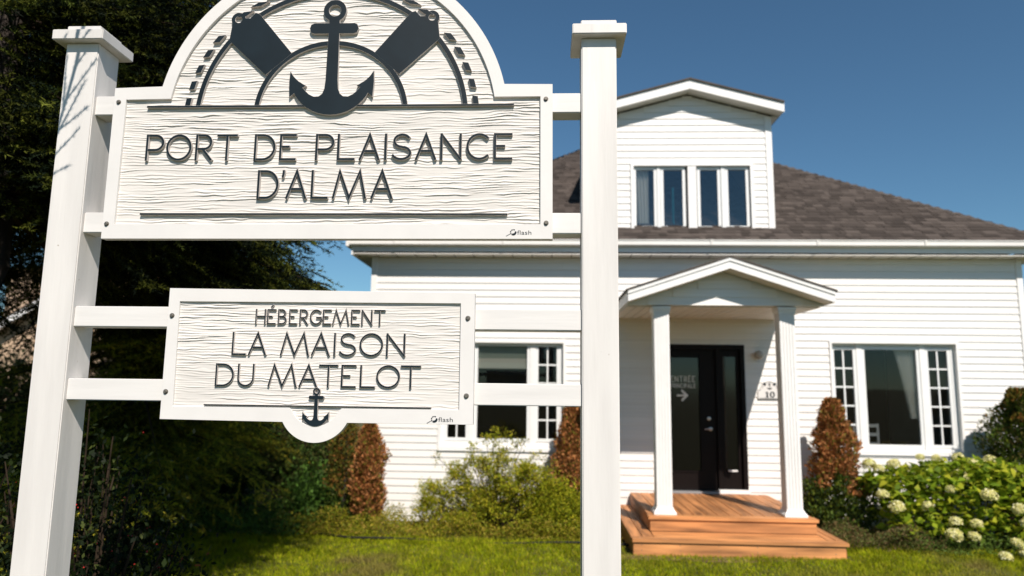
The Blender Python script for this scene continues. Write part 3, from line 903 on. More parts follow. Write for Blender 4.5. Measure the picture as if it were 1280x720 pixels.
# ------------------------------------------------------------------ the sign stand
PY = 2.62
stand = thing('sign_stand', (-.85, PY+.07, 0), 'white painted timber stand of two square capped posts and four rails', 'sign stand')
def S_(o): return rel(stand, o)
rails = [(2.906,2.9865),(2.4175,2.4995),(2.0435,2.1235),(1.7610,1.8435)]
for x0 in (-1.995, .1485):
    x1 = x0 + .1395
    p = S_(bbox_mb(x0, x1, PY, PY+.14, -.35, 3.228).build('post', M['post'], stand, bevel=.004))
    c = MB(); c.box(x0-.038, x1+.038, PY-.038, PY+.178, 3.2285, 3.272)
    c.build('cap', M['post'], p, bevel=.003)
    c = MB(); c.box(x0-.002, x1+.002, PY-.002, PY+.142, 3.2725, 3.305)
    c.build('cap_block', M['post'], p, bevel=.003)
RY = 2.635
for z0, z1 in rails:
    k = RY/2.60
    S_(bbox_mb(-1.8552, .1482, RY, RY+.086, 1.84+(z0-1.84)*k, 1.84+(z1-1.84)*k).build('rail', M['rail'], stand, bevel=.003))

# ---- sandblasted wood-grain panel
def ripple(X, Z, seed, per=.0165, amp=.0062):
    n1 = vnoise(X*1.7+9, Z*9+3, seed); n2 = vnoise(X*7+1, Z*30+7, seed+1); n3 = vnoise(X*26, Z*70, seed+2)
    n4 = vnoise(X*70, Z*60, seed+5)
    ph = Z/per + 1.9*n1 + .95*n2 + .50*n3 + .16*n4
    fr = ph - np.floor(ph)
    row = np.floor(ph)
    a = np.clip(1.55*vnoise(X*11+row*7.31, row*3.77, seed+3)-.25, .05, 1.2)
    a2 = vnoise(X*2.2+3, Z*6, seed+4)
    w_ = .20+.16*n1
    prof = np.where(fr < w_, np.sin(fr/w_*np.pi/2), 1 - .95*((fr-w_)/(1-w_))**.8)
    return amp*a*(.45+.75*a2)*prof

def panel(parent, name, regions, yb, seed, per=.0112, amp=.0048, dx=.005, dz=.0015, label=None):
    VV, FF = [], []; n = 0
    for z0, z1, fn in regions:
        zs = np.linspace(z0, z1, max(2, int((z1-z0)/dz))); nx = int(max(fn(z)[1]-fn(z)[0] for z in (z0,(z0+z1)/2,z1))/dx)
        L = np.array([fn(z) for z in zs])
        u = np.linspace(0,1,nx)
        X = L[:,:1]*(1-u) + L[:,1:]*u; Z = np.repeat(zs[:,None], nx, 1)
        Yv = yb - ripple(X, Z, seed, per, amp)
        i = np.arange(X.size).reshape(X.shape) + n
        FF.append(np.stack([i[:-1,:-1], i[:-1,1:], i[1:,1:], i[1:,:-1]], -1).reshape(-1,4))
        VV.append(np.stack([X,Yv,Z],-1).reshape(-1,3)); n += X.size
    V = np.concatenate(VV) - np.array(parent.location)
    return big_mesh(name, V, np.concatenate(FF), M['panel'], parent, smooth=True)

FYs, PB, LF = 2.598, 2.6115, 2.5975          # border front, panel base, letter front
# --- upper sign
us = thing('sign', (-.857, 2.615, 2.394), 'large arched white wooden sign with navy anchor emblem reading PORT DE PLAISANCE D\'ALMA', 'sign')
CX = -.8575
def domeang(cx, cz, r, z): return math.degrees(math.asin((z-cz)/r))
a0 = domeang(CX, 2.8705, .715, 3.0255)
outer = [(-1.7518,2.393),(.0342,2.3965),(.0318,3.0232),] + arc(CX, 2.8705, .7145, a0, 180-a0, 72) + [(-1.7525,3.0195)]
a1 = domeang(CX, 2.8685, .668, 2.973)
inner = [(-1.7055,2.4515),(-.0120,2.4530),(-.0150,2.9735)] + arc(CX, 2.8685, .668, a1, 180-a1, 72) + [(-1.7035,2.9705)]
plates('border', [([outer, inner], FYs, 2.6335)], [M['signwhite']]*2, us)
v_ = plate_mesh([outer], 2.6135, 2.6325, bev=0)
xi = math.cos(math.radians(a1))*.668
panel(us, 'panel', [(2.449, 2.9745, lambda z: (-1.708,-.0115)),
                    (2.9745, 3.532, lambda z: (CX-math.sqrt(max(.67**2-(z-2.8685)**2,.0004)), CX+math.sqrt(max(.67**2-(z-2.8685)**2,.0004))))], PB, 21)
plates('backboard', [([[(x*.998-.0017, z) for x, z in outer]], 2.6125, 2.6325)], [M['signwhite']]*2, us)
DK = [M['navy'], M['letterside']]
# lettering, measured left and right edges
def pxs(vals, k, b): return [(c, k*a+b, k*d+b) for c, a, d in vals]
# X per pixel on the sign plane at that height (pixel -> metres)
def X1(p): return -1.6024 + (p-184)*( -.1265+1.6024)/(640-184)
off, s5 = 170, 5.12
w1 = [('P',72,190),('O',205,370),('R',395,508),('T',532,665),('D',775,912),('E',938,1045)]
w1b = [('P',-64+0,110),('L',130,242),('A',270,400),('I',428,446),('S',472,603),('A',625,757),('N',782,915),('C',945,1087),('E',1117,1232)]
l1 = [(c, X1(170+a/5.12), X1(170+b/5.12)) for c,a,b in w1] + [(c, X1(400+a/5.12), X1(400+b/5.12)) for c,a,b in w1b]
l1[6] = ('P', X1(170+1168/5.12), X1(400+110/5.12))
text_letters(us, l1, 2.7125, 2.8215, .0088, LF, 2.611, DK)
def X2(p): return -1.1319 + (p-323.5)*(-.5965+1.1319)/(490-323.5)
l2 = [('D',X2(170+780/5.12),X2(170+917/5.12)),("'",X2(170+935/5.12),X2(170+954/5.12)),('A',X2(170+965/5.12),X2(170+1098/5.12)),('L',X2(170+1125/5.12),X2(170+1235/5.12)),
      ('M',X2(400+84/5.12),X2(400+300/5.12)),('A',X2(400+328/5.12),X2(400+467/5.12))]
text_letters(us, l2, 2.5550, 2.6720, .0088, LF, 2.611, DK)
# emblem: rings, rope dashes, straps, anchor, rules
def ring_sector(cx, cz, r, w, zcut):
    ro, ri = r+w/2, r-w/2
    ao, ai = math.degrees(math.asin((zcut-cz)/ro)), math.degrees(math.asin((zcut-cz)/ri))
    return [arc(cx,cz,ro,ao,180-ao,72) + arc(cx,cz,ri,180-ai,ai,72)]
plates('outer_ring', [(ring_sector(CX, 2.883, .5464, .0185, 2.9435), LF+.0006, 2.611)], DK, us)
plates('inner_ring', [(ring_sector(CX, 2.902, .3047, .0185, 2.9435), LF+.0006, 2.611)], DK, us)
for i in range(24):
    ang = 7.4 + i*7.19
    if 43 < ang < 50 or 130 < ang < 137: continue
    th_ = math.radians(ang); rr = .589
    er = Vector((math.cos(th_), math.sin(th_))); et = Vector((-er.y, er.x)); hd = Vector((1, -.12 if ang < 90 else .12)).normalized()*(1 if ang < 90 else -1); ee = hd*min(2.1, 1/max(.2, hd.dot(er)))*.0105
    c0 = Vector((CX, 2.883)) + er*rr
    pts = [c0 - ee - et*.018, c0 + ee - et*.018, c0 + ee + et*.018, c0 - ee + et*.018]
    pts = [tuple(p) for p in pts]
    if min(p[1] for p in pts) < 2.944: pts = [(p[0], max(p[1], 2.944)) for p in pts]
    plates('rope_mark', [([pts], LF, 2.611)], DK, us)
tabc = (-1.2581, 3.3135)
strapL = [(-1.2911,3.2219)] + [(-1.2911+.012, 3.2330), (-1.2700,3.2600)] + arc(tabc[0], tabc[1], .0295, 200, 20, 20) + [(-1.205,3.3270),(-1.1960,3.3480),(-1.1715,3.3362),(-1.0277,3.1636),(-1.1314,3.0716)]
strapL = [(-1.2911,3.2219)] + arc(tabc[0], tabc[1], .0295, 215, 10, 22) + [(-1.210,3.318),(-1.1890,3.3420),(-1.1715,3.3362),(-1.0277,3.1636),(-1.1314,3.0716)]
holeL = circle(tabc[0], tabc[1], .0150, 20)
mir = lambda pts: [(2*CX - x, z) for x, z in pts]
plates('strap', [([strapL, holeL], LF+.0003, 2.611)], DK, us)
plates('strap', [([mir(strapL), mir(holeL)], LF+.0003, 2.611)], DK, us)
plates('anchor', [(anchor_polys(CX, 2.9008, 1.0), LF-.0012, 2.611)], DK, us)
plates('rule', [([[(-1.612,2.9355),(-.120,2.9355),(-.120,2.9430),(-1.612,2.9430)]], LF, 2.611)], DK, us)
plates('rule', [([[(-1.603,2.4895),(-.141,2.4905),(-.141,2.4970),(-1.603,2.4965)]], LF+.0005, 2.611)], DK, us)
def bolt(parent, x, z, y=FYs):
    b = MB(); rot = random.random()
    b.lathe((x, y, z), [(.0098,-.001),(.0098,.0015)], 16, 'y')
    b.lathe((x, y-.0016, z), [(.0072,0),(.0072,.0045),(.0060,.0056)], 6, 'y')
    rel(parent, b.build('bolt', M['bolt'], parent))
for x, z in ((-1.7322,2.9596),(-1.7340,2.4521),(.0065,2.9615),(.0100,2.4584)): bolt(us, x, z)

def maker_mark(parent, x, z, s):
    """little maker's mark: a broken ball with a tail and the word flash"""
    cu = bpy.data.curves.new('t','FONT'); cu.body = 'flash'; cu.size = .024*s; cu.extrude = .0002; cu.space_character = 1.05
    ob = bpy.data.objects.new('t', cu); COL.objects.link(ob)
    me = bpy.data.meshes.new_from_object(ob.evaluated_get(bpy.context.evaluated_depsgraph_get()))
    bpy.data.objects.remove(ob)
    V = [(x+.024*s+v.co.x*1.25-parent.location[0], FYs-.0004-v.co.z-parent.location[1], z+v.co.y-parent.location[2]) for v in me.vertices]
    m2 = bpy.data.meshes.new('maker_name'); m2.from_pydata(V, [], [tuple(p.vertices) for p in me.polygons])
    link('maker_name', m2, M['navy'], parent)
    c = (x+.009*s, z+.009*s)
    it = [([[*arc(c[0],c[1],.012*s,-120,10,10), *arc(c[0]-.002*s,c[1]+.004*s,.009*s,0,-100,8)]], FYs-.0006, FYs-.0001)]
    for a in (60,105,150,195): it.append((ribbon(arc(c[0],c[1],.0105*s,a,a+28,4), .003*s), FYs-.0006, FYs-.0001))
    it.append((ribbon([(x-.018*s,z-.006*s),(x-.004*s,z+.002*s)], .0012*s), FYs-.0006, FYs-.0001))
    plates('maker_emblem', it, [M['navy']]*2, parent)
maker_mark(us, -.1255, 2.4125, 1.0)

# --- lower sign
ls = thing('sign', (-.856, 2.615, 1.69), 'smaller rectangular white sign below with a small anchor, reading HÉBERGEMENT LA MAISON DU MATELOT', 'sign')
BX, BZ, BR = -.856, 1.752, .1375
ab = math.degrees(math.asin((1.690-BZ)/BR))
outer = [(-1.4535,1.694)] + arc(BX, BZ, BR, 180-ab, 360+ab, 40) + [(-.2589,1.690),(-.2610,2.1835),(-1.4545,2.1955)]
inner = [(-1.4085,1.7415)] + [(BX-.100,1.742)] + arc(BX, 1.775, .100, 205, 335, 18) + [(BX+.100,1.742)] + [(-.3110,1.7425),(-.3130,2.1445),(-1.4125,2.1450)]
plates('border', [([outer, inner], FYs, 2.6335)], [M['signwhite']]*2, ls)
panel(ls, 'panel', [(1.671, 1.7405, lambda z: (BX-.112, BX+.112)), (1.7405, 2.1475, lambda z: (-1.4165,-.3085))], 2.6085, 77, .0100, .0042, .005, .0014)
plates('backboard', [([[(-1.445,1.70),(-.27,1.70),(-.27,2.18),(-1.445,2.18)]], 2.6110, 2.6325), ([circle(BX, BZ, .13, 40)], 2.6112, 2.6320)], [M['signwhite']]*2, ls)
def XA(p): return -1.109 + (p-320)*(-.603+1.109)/(482-320)
q = 5.535; q2 = 5.54
l0 = [(c, XA(260+a/q), XA(260+b/q)) for c,a,b in (('H',333,403),('É',414,473),('B',489,549),('E',566,622),('R',639,698))] + \
     [('G', XA(260+711/q), XA(390+67/q2))] + [(c, XA(390+a/q2), XA(390+b/q2)) for c,a,b in (('E',80,138),('M',147,262),('E',275,334),('N',347,420),('T',434,509))]
text_letters(ls, l0, 2.0590, 2.1170, .0046, 2.5985, 2.607, DK)
def XB(p): return -1.1930 + (p-290.5)*(-.5213+1.1930)/(507-290.5)
l1 = [(c, XB(260+a/q), XB(260+b/q)) for c,a,b in (('L',168,268),('A',284,408),('M',506,705))] + [('A', XB(260+721/q), XB(390+128/q2))] + \
     [(c, XB(390+a/q2), XB(390+b/q2)) for c,a,b in (('I',155,167),('S',190,312),('O',333,494),('N',517,646))]
text_letters(ls, l1, 1.9395, 2.0275, .0062, 2.5985, 2.607, DK)
def XC(p): return -1.2485 + (p-270)*(-.4624+1.2485)/(525-270)
l2 = [(c, XC(260+a/q), XC(260+b/q)) for c,a,b in (('D',52,181),('U',207,322),('M',421,620),('A',636,763))] + \
     [(c, XC(390+a/q2), XC(390+b/q2)) for c,a,b in (('T',52,183),('E',207,309),('L',337,441),('O',449,611),('T',616,753))]
text_letters(ls, l2, 1.8205, 1.9065, .0062, 2.5985, 2.607, DK)
plates('rule', [([[(-1.2868,1.7480),(-.4166,1.7472),(-.4164,1.7510),(-1.2868,1.7520)]], LF, 2.607)], DK, ls)
plates('anchor', [(anchor_polys(-.8535, 1.6748, .292), LF-.002, 2.609)], DK, ls)
for x, z in ((-1.4375,2.0886),(-1.4385,1.7968),(-.2852,2.087),(-.2851,1.7951)): bolt(ls, x, z)
maker_mark(ls, -.4125, 1.6985, 1.0)

# ------------------------------------------------------------------ vegetation helpers
def unit(v): return v/np.maximum(np.linalg.norm(v, axis=-1, keepdims=True), 1e-9)

def leaves(P, D, size, aspect, N=None, fold=.25, cols=None, jitter=.35):
    """diamond leaves: P base points, D axis directions; returns V, F, C"""
    n = len(P)
    D = unit(D)
    if N is None: N = RNG.normal(size=(n,3))
    N = N + RNG.normal(size=(n,3))*jitter
    S = unit(np.cross(D, N)); U = unit(np.cross(S, D))
    size = np.asarray(size).reshape(-1,1) * np.ones((n,1))
    w = size*aspect/2
    a = P; t = P + D*size; m = P + D*size*.45
    l = m + S*w + U*w*fold; r = m - S*w + U*w*fold
    V = np.stack([a, r, t, l], 1).reshape(-1,3)
    F = np.arange(4*n).reshape(n,4)
    C = None if cols is None else np.repeat(cols, 4, 0)
    return V, F, C

def blades(P, D, length, width, cols):
    """needle triangles"""
    n = len(P); D = unit(D)
    S = unit(np.cross(D, RNG.normal(size=(n,3))))
    length = np.asarray(length).reshape(-1,1)*np.ones((n,1)); width = np.asarray(width).reshape(-1,1)*np.ones((n,1))
    V = np.stack([P - S*width/2, P + S*width/2, P + D*length], 1).reshape(-1,3)
    return V, np.arange(3*n).reshape(n,3), np.repeat(cols, 3, 0)

def pal(n, colors, weights=None, jit=.15):
    colors = np.array(colors)
    i = RNG.choice(len(colors), n, p=weights)
    return colors[i] * (1 + RNG.uniform(-jit, jit, (n,1))) 

def spruce(name, label, x, y, z0, h, r, zb, branches, needle_n, detail_z, colors, extra=None, group=None, nl=.026, nw=.0055, azr=None, fine=1.0, tr=None, keep=None, low=None):
    """trunk, limbs, and needled twigs. branches start at height zb"""
    t = thing(name, (x, y, z0), label, 'spruce tree', group)
    tb = MB(); tr = tr or .018*h
    pts = [(0.02*math.sin(k), 0.02*math.cos(k*2), h*k/10) for k in range(11)]
    tb.tube(pts, [tr*(1-.93*k/10) for k in range(11)], 12)
    tb.build('trunk', M['bark'], t, smooth=True)
    lb = MB()
    segP, segD, segL = [], [], []       # needle carrying segments
    for b in range(branches):
        u = (b+random.random())/branches
        z = zb + (h-zb)*(u**1.6)*.97
        L = r*(1-(z-zb)/(h-zb))**.8*random.uniform(.65,1.08) + .15
        az = random.uniform(0, 2*math.pi) if azr is None else random.uniform(*azr)
        if low is not None and b % 7 == 0:      # extra long boughs on one side, low down
            z = random.uniform(low[0], low[1]); az = random.uniform(low[2], low[3]); L = random.uniform(.75,1)*low[4]
        dx, dy = math.cos(az), math.sin(az)
        if keep is not None and not keep(x+dx*L*.95, y+dy*L*.95, z): L *= .35
        if keep is not None and not keep(x+dx*L*.95, y+dy*L*.95, z): continue
        elev0 = random.uniform(-.15,.25); droop = random.uniform(.25,.5)*(1-.5*u)
        pth = []
        for k in range(8):
            s = k/7; pth.append(Vector((dx*L*s, dy*L*s, z + L*(elev0*s - droop*s*s + .32*droop*s**4))))
        lb.tube(pth, [max(.004,.018*L*.5*(1-.9*k/7)) for k in range(8)], 4, cap=False)
        side = Vector((-dy, dx, 0))
        nside = int(4 + L*9*fine)
        det = z < detail_z
        for k in range(nside):
            s = .14 + .86*(k+random.random())/nside
            i = min(6, int(s*7)); fpos = s*7-i; p = pth[i].lerp(pth[i+1], fpos)
            d0 = (pth[i+1]-pth[i]).normalized()
            l2 = L*(.42*(1-s)**.7 + .10)*random.uniform(.6,1.15)
            sg = 1 if k % 2 else -1
            d = (d0*random.uniform(.55,.9) + side*sg*random.uniform(.6,1) + Vector((0,0,random.uniform(-.45,.05)))).normalized()
            e = p + d*l2 + Vector((0,0,-.12*l2))
            segP.append(p); segD.append(e-p); segL.append(1)
            if det and l2 > .12:
                for q in range(int(2 + l2*13*fine)):
                    s2 = random.uniform(.15, 1); pp = p + (e-p)*s2
                    l3 = l2*random.uniform(.18,.42)*(1.1-s2*.6)
                    sd_ = d.cross(Vector((0,0,1))).normalized()*random.choice((-1,1))
                    d3 = (d*random.uniform(.5,1) + sd_*random.uniform(.5,1) + Vector((0,0,random.uniform(-.5,.15)))).normalized()
                    segP.append(pp); segD.append(d3*max(l3,.05)); segL.append(1)
        segP.append(pth[5]); segD.append(pth[7]-pth[5]); segL.append(1)
    lb.build('limbs', M['stem'], t)
    P = np.array([tuple(p) for p in segP]); D = np.array([tuple(d) for d in segD])
    Ls = np.linalg.norm(D, axis=1)
    cnt = np.maximum(3, (Ls*needle_n).astype(int))
    idx = np.repeat(np.arange(len(P)), cnt)
    s = RNG.uniform(0,1,len(idx))[:,None]
    base = P[idx] + D[idx]*s
    ax = unit(D[idx])
    nd = unit(ax*.75 + unit(RNG.normal(size=(len(idx),3)))*.8 + np.array([0,0,.12]))
    cseg = pal(len(P), colors, jit=.25) * (.35 + 1.35*vnoise(P[:,0]*1.9+P[:,1]*1.3+20, P[:,2]*2.6+P[:,1]*.9+20, 31)**1.6)[:,None]  # patchy tone puts sunlit and shaded sprays into the needle colour
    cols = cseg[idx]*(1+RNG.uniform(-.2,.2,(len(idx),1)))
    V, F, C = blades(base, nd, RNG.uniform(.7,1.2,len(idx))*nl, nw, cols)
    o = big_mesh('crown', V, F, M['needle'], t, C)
    return t

# ------------------------------------------------------------------ trees
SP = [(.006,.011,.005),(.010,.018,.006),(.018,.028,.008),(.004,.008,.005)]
SPL = [(.22,.24,.02),(.32,.28,.028),(.09,.11,.014),(.04,.055,.012)]  # bright olive entries carry the look of sunlit sprays in the colour
SPA = [(.05,.065,.010),(.09,.10,.014),(.012,.020,.007),(.006,.011,.005)]  # sunlit olive and near-black shade mixed into the needle colours
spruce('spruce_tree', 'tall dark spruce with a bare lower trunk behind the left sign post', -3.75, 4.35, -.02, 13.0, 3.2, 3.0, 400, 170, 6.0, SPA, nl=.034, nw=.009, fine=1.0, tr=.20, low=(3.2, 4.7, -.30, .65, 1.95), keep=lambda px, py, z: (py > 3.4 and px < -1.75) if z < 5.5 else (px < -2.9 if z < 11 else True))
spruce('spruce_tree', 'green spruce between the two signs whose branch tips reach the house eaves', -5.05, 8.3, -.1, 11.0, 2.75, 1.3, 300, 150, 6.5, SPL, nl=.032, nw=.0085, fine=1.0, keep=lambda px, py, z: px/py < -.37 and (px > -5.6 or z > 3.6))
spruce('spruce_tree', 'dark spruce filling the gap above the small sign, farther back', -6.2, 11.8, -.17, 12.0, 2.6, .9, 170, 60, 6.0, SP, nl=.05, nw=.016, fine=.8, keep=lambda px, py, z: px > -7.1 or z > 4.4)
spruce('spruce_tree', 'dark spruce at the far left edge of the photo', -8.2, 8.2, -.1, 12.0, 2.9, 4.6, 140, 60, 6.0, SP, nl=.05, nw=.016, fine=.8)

# one low bough of the near spruce reaches over the left post and throws its shadow on it
def bough(tree):
    lb = MB(); segs = []
    T = 0.95
    def up_(px, pz, t=T): return Vector((px, 2.62, pz)) - SUNV*t
    axis = [up_(-2.05, 2.60), up_(-2.01, 2.78), up_(-1.975, 2.96), up_(-1.945, 3.14), up_(-1.93, 3.30)]
    root = Vector((-3.68, 4.25, 5.2)); a0 = axis[-1]
    lb.tube([root, root.lerp(a0, .5)+Vector((.1,-.1,.35)), a0+Vector((-.05,.1,.12))] + axis[::-1], [.03,.02,.012,.009,.008,.006,.005,.003], 5, cap=False)
    segs += list(zip(axis[:-1], axis[1:]))
    for (bx, bz), (tx, tz) in [((-2.03,2.70),(-1.90,2.86)),((-2.0,2.84),(-1.875,2.95)),((-2.0,2.82),(-1.90,3.06)),((-1.97,2.98),(-1.86,3.16)),((-1.98,2.94),(-1.99,3.2)),
                               ((-2.03,2.70),(-2.03,2.98)),((-2.04,2.64),(-1.93,2.70)),((-1.95,3.12),(-1.87,3.26))]:
        a, b = up_(bx, bz), up_(tx, tz); segs.append((a, b)); lb.tube([a, b], [.004,.002], 4, cap=False)
    for k in range(26):
        s = random.random(); p = root.lerp(a0, s) + Vector((.1,-.1,.35))*4*s*(1-s)*.6
        segs.append((p, p + Vector((random.gauss(0,.3), random.gauss(0,.3), random.gauss(-.05,.1)))))
    o = rel(tree, lb.build('bough', M['stem'], tree))
    P, D = [], []
    for a, b in segs:
        n = int((b-a).length*420)
        for _ in range(n): P.append(tuple(a.lerp(b, random.random()))); D.append(tuple((b-a).normalized()))
    P = np.array(P); D = np.array(D)
    V, F, C = blades(P, unit(D*.8 + unit(RNG.normal(size=P.shape))*.7), .020, .004, pal(len(P), SP))
    rel(tree, big_mesh('bough_needles', V, F, M['needle'], tree, C))
bough([o for o in bpy.data.objects if o.name == 'spruce_tree'][0])

# ------------------------------------------------------------------ shrubs
def leafy_shrub(name, label, cat, x, y, r, h, nst, nl, size, colors, aspect=.6, spread=.5, base_r=.15, mat_='leaf', wts=None, top=.35, up=.4, group=None, berries=0, flat=1.0):
    z0 = float(gz(x, y))
    t = thing(name, (x, y, z0), label, cat, group)
    sb = MB(); Pp, Dd = [], []
    ends = []
    for k in range(nst):
        az = random.uniform(0, 2*math.pi); rr = r*math.sqrt(random.random())
        hh = h*(random.uniform(top,1.0))*math.sqrt(max(.08, 1-.75*(rr/r)**2))
        b0 = Vector((math.cos(az)*base_r*rr/r, math.sin(az)*base_r*rr/r*flat, 0))
        e = Vector((math.cos(az)*rr, math.sin(az)*rr*flat, hh))
        mid = b0.lerp(e, .5) + Vector((0,0,.18*hh)) + Vector((random.gauss(0,.05),random.gauss(0,.05),0))*r
        path = []
        for i in range(6):
            s = i/5; path.append(b0*(1-s)**2 + mid*2*s*(1-s) + e*s*s)
        sb.tube(path, [.009*(1-.8*i/5)*max(.5,h) for i in range(6)], 3, cap=False)
        ends.append(path)
        m = max(4, int(nl*random.uniform(.6,1.4)))
        ss = np.random.default_rng(k).beta(2.2,1.3,m)
        for s in ss:
            s = float(s); q = b0*(1-s)**2 + mid*2*s*(1-s) + e*s*s
            tg = ((mid-b0)*(1-s) + (e-mid)*s).normalized()
            Pp.append(q); Dd.append(tg)
    sb.build('stems', M['stem'], t)
    P = np.array([tuple(p) for p in Pp]); D = np.array([tuple(p) for p in Dd])
    n = len(P)
    P = P + RNG.normal(size=(n,3))*spread*size*2
    D = unit(D*up + RNG.normal(size=(n,3))*.6)
    V, F, C = leaves(P, D, RNG.uniform(.6,1.2,n)*size, aspect, np.tile([0,0,1.],(n,1)), .25, pal(n, colors, wts, .22), .6)
    V[:,2] = np.maximum(V[:,2], -.02)
    big_mesh('foliage', V, F, M[mat_], t, C)
    if berries:
        bb = MB()
        for _ in range(berries):
            p = P[random.randrange(n)] + RNG.normal(size=3)*.02
            for q in range(random.randint(1,3)):
                c = p + RNG.normal(size=3)*.008; rr = .0055
                bb.add([c+(rr,0,0),c+(-rr,0,0),c+(0,rr,0),c+(0,-rr,0),c+(0,0,rr),c+(0,0,-rr)],
                       [(0,2,4),(2,1,4),(1,3,4),(3,0,4),(2,0,5),(1,2,5),(3,1,5),(0,3,5)])
        o = bb.build('berries', M['berry'], t); o['kind'] = 'stuff'
    return t

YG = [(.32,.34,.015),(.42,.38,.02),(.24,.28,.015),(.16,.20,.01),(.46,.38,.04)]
def clump_shrub(name, label, cat, x, y, clumps, size, colors, nleaf, aspect=.5):
    """bush made of leafy clumps on arching stems; clumps = (dx, dy, z, radius)"""
    z0 = float(gz(x, y)); t = thing(name, (x, y, z0), label, cat)
    sb = MB(); VV, FF, CC = [], [], []; n0 = 0
    for dx, dy, z, rr in clumps:
        e = Vector((dx, dy, z)); b0 = Vector((dx*.12, dy*.2, 0)); mid = Vector((dx*.45, dy*.5, z*.65))
        path = [b0*(1-q)**2 + mid*2*q*(1-q) + e*q*q for q in (0,.25,.5,.75,1)]
        sb.tube(path, [.009,.008,.006,.004,.003], 4, cap=False)
        n = int(nleaf*(rr/.15)**2*random.uniform(.7,1.2))
        # sprays radiating inside the clump
        ns = 14; sp = unit(RNG.normal(size=(ns,3))*[1,1,.8] + [0,0,.35])
        k = RNG.integers(0, ns, n); u = RNG.uniform(.05,1,n)**.8
        P = np.array(tuple(e)) + sp[k]*(u*rr*1.25)[:,None] + RNG.normal(size=(n,3))*rr*.16
        P[:,2] -= (u**2)*rr*.25
        D = unit(sp[k]*.7 + RNG.normal(size=(n,3))*.55)
        tone = random.uniform(.7,1.25)
        V, F, C = leaves(P, D, RNG.uniform(.55,1.2,n)*size, aspect, np.tile([0,-.2,1.],(n,1)), .2, pal(n, colors, None, .2)*tone, .6)
        VV.append(V); FF.append(F+n0); CC.append(C); n0 += len(V)
        for q in range(5): sb.tube([e, e+Vector(tuple(sp[q]))*rr*1.1], [.003,.0015], 3, cap=False)
    sb.build('stems', M['stem'], t)
    V = np.concatenate(VV); V[:,2] = np.maximum(V[:,2], -.02)
    big_mesh('foliage', V, np.concatenate(FF), M['leaf'], t, np.concatenate(CC))
    return t
cl_ = []
for _ in range(185):
    a = random.uniform(-1,1); z = random.uniform(.10,.98)
    top = (1.02-.45*abs(a)**1.6)
    cl_.append((a*.93, random.uniform(-.38,.30)*(1-.4*abs(a)), .06+z*top*.98, random.uniform(.10,.17)*(1.15-.35*z)))
for a, z, q in ((-.15,1.22,.10),(.02,1.30,.11),(.14,1.24,.10),(.28,1.14,.09),(-.32,1.10,.09),(-.78,.98,.08),(-.62,.86,.09),(.5,1.02,.09),(-.05,1.12,.12),(.1,1.08,.12),(.68,.95,.08),(-.95,.66,.08),(.36,1.2,.06),(-.88,.42,.10)):
    cl_.append((a, random.uniform(-.1,.1), z, q))
clump_shrub('shrub', 'loose yellow green feathery shrub in front of the left window', 'shrub', -.60, 9.35, cl_, .036, YG, 330, .42)
leafy_shrub('shrub', 'smaller green shrub right of the feathery one, at the right sign post', 'shrub', .18, 9.3, .42, .80, 80, 150, .036, YG[:4], .5, 1.4, .25, top=.5, up=.6)
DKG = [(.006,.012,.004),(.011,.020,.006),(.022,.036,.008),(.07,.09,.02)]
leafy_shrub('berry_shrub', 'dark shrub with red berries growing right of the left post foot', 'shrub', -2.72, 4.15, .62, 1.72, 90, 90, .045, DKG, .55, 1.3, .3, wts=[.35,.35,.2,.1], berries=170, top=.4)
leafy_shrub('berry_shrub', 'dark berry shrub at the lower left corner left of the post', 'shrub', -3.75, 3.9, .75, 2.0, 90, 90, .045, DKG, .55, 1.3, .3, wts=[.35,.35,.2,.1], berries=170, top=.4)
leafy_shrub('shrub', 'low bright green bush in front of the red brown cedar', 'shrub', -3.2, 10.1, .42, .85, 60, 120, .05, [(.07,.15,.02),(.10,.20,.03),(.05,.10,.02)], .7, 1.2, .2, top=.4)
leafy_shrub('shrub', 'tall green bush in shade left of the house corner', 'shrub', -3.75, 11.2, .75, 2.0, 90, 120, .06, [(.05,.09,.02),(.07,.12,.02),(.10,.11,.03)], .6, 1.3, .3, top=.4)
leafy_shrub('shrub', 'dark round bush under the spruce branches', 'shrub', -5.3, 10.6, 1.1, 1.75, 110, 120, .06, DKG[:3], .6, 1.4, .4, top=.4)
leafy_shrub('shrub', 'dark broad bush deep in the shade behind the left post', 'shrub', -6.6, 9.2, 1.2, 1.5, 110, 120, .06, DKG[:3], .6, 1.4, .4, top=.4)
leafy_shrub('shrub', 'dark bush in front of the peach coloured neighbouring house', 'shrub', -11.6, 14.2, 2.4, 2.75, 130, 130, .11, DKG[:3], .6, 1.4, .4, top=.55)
leafy_shrub('shrub', 'dark leafy bush left of the shaded lawn', 'shrub', -4.7, 6.9, .85, 1.15, 100, 120, .045, DKG[:3], .6, 1.4, .4, top=.4)

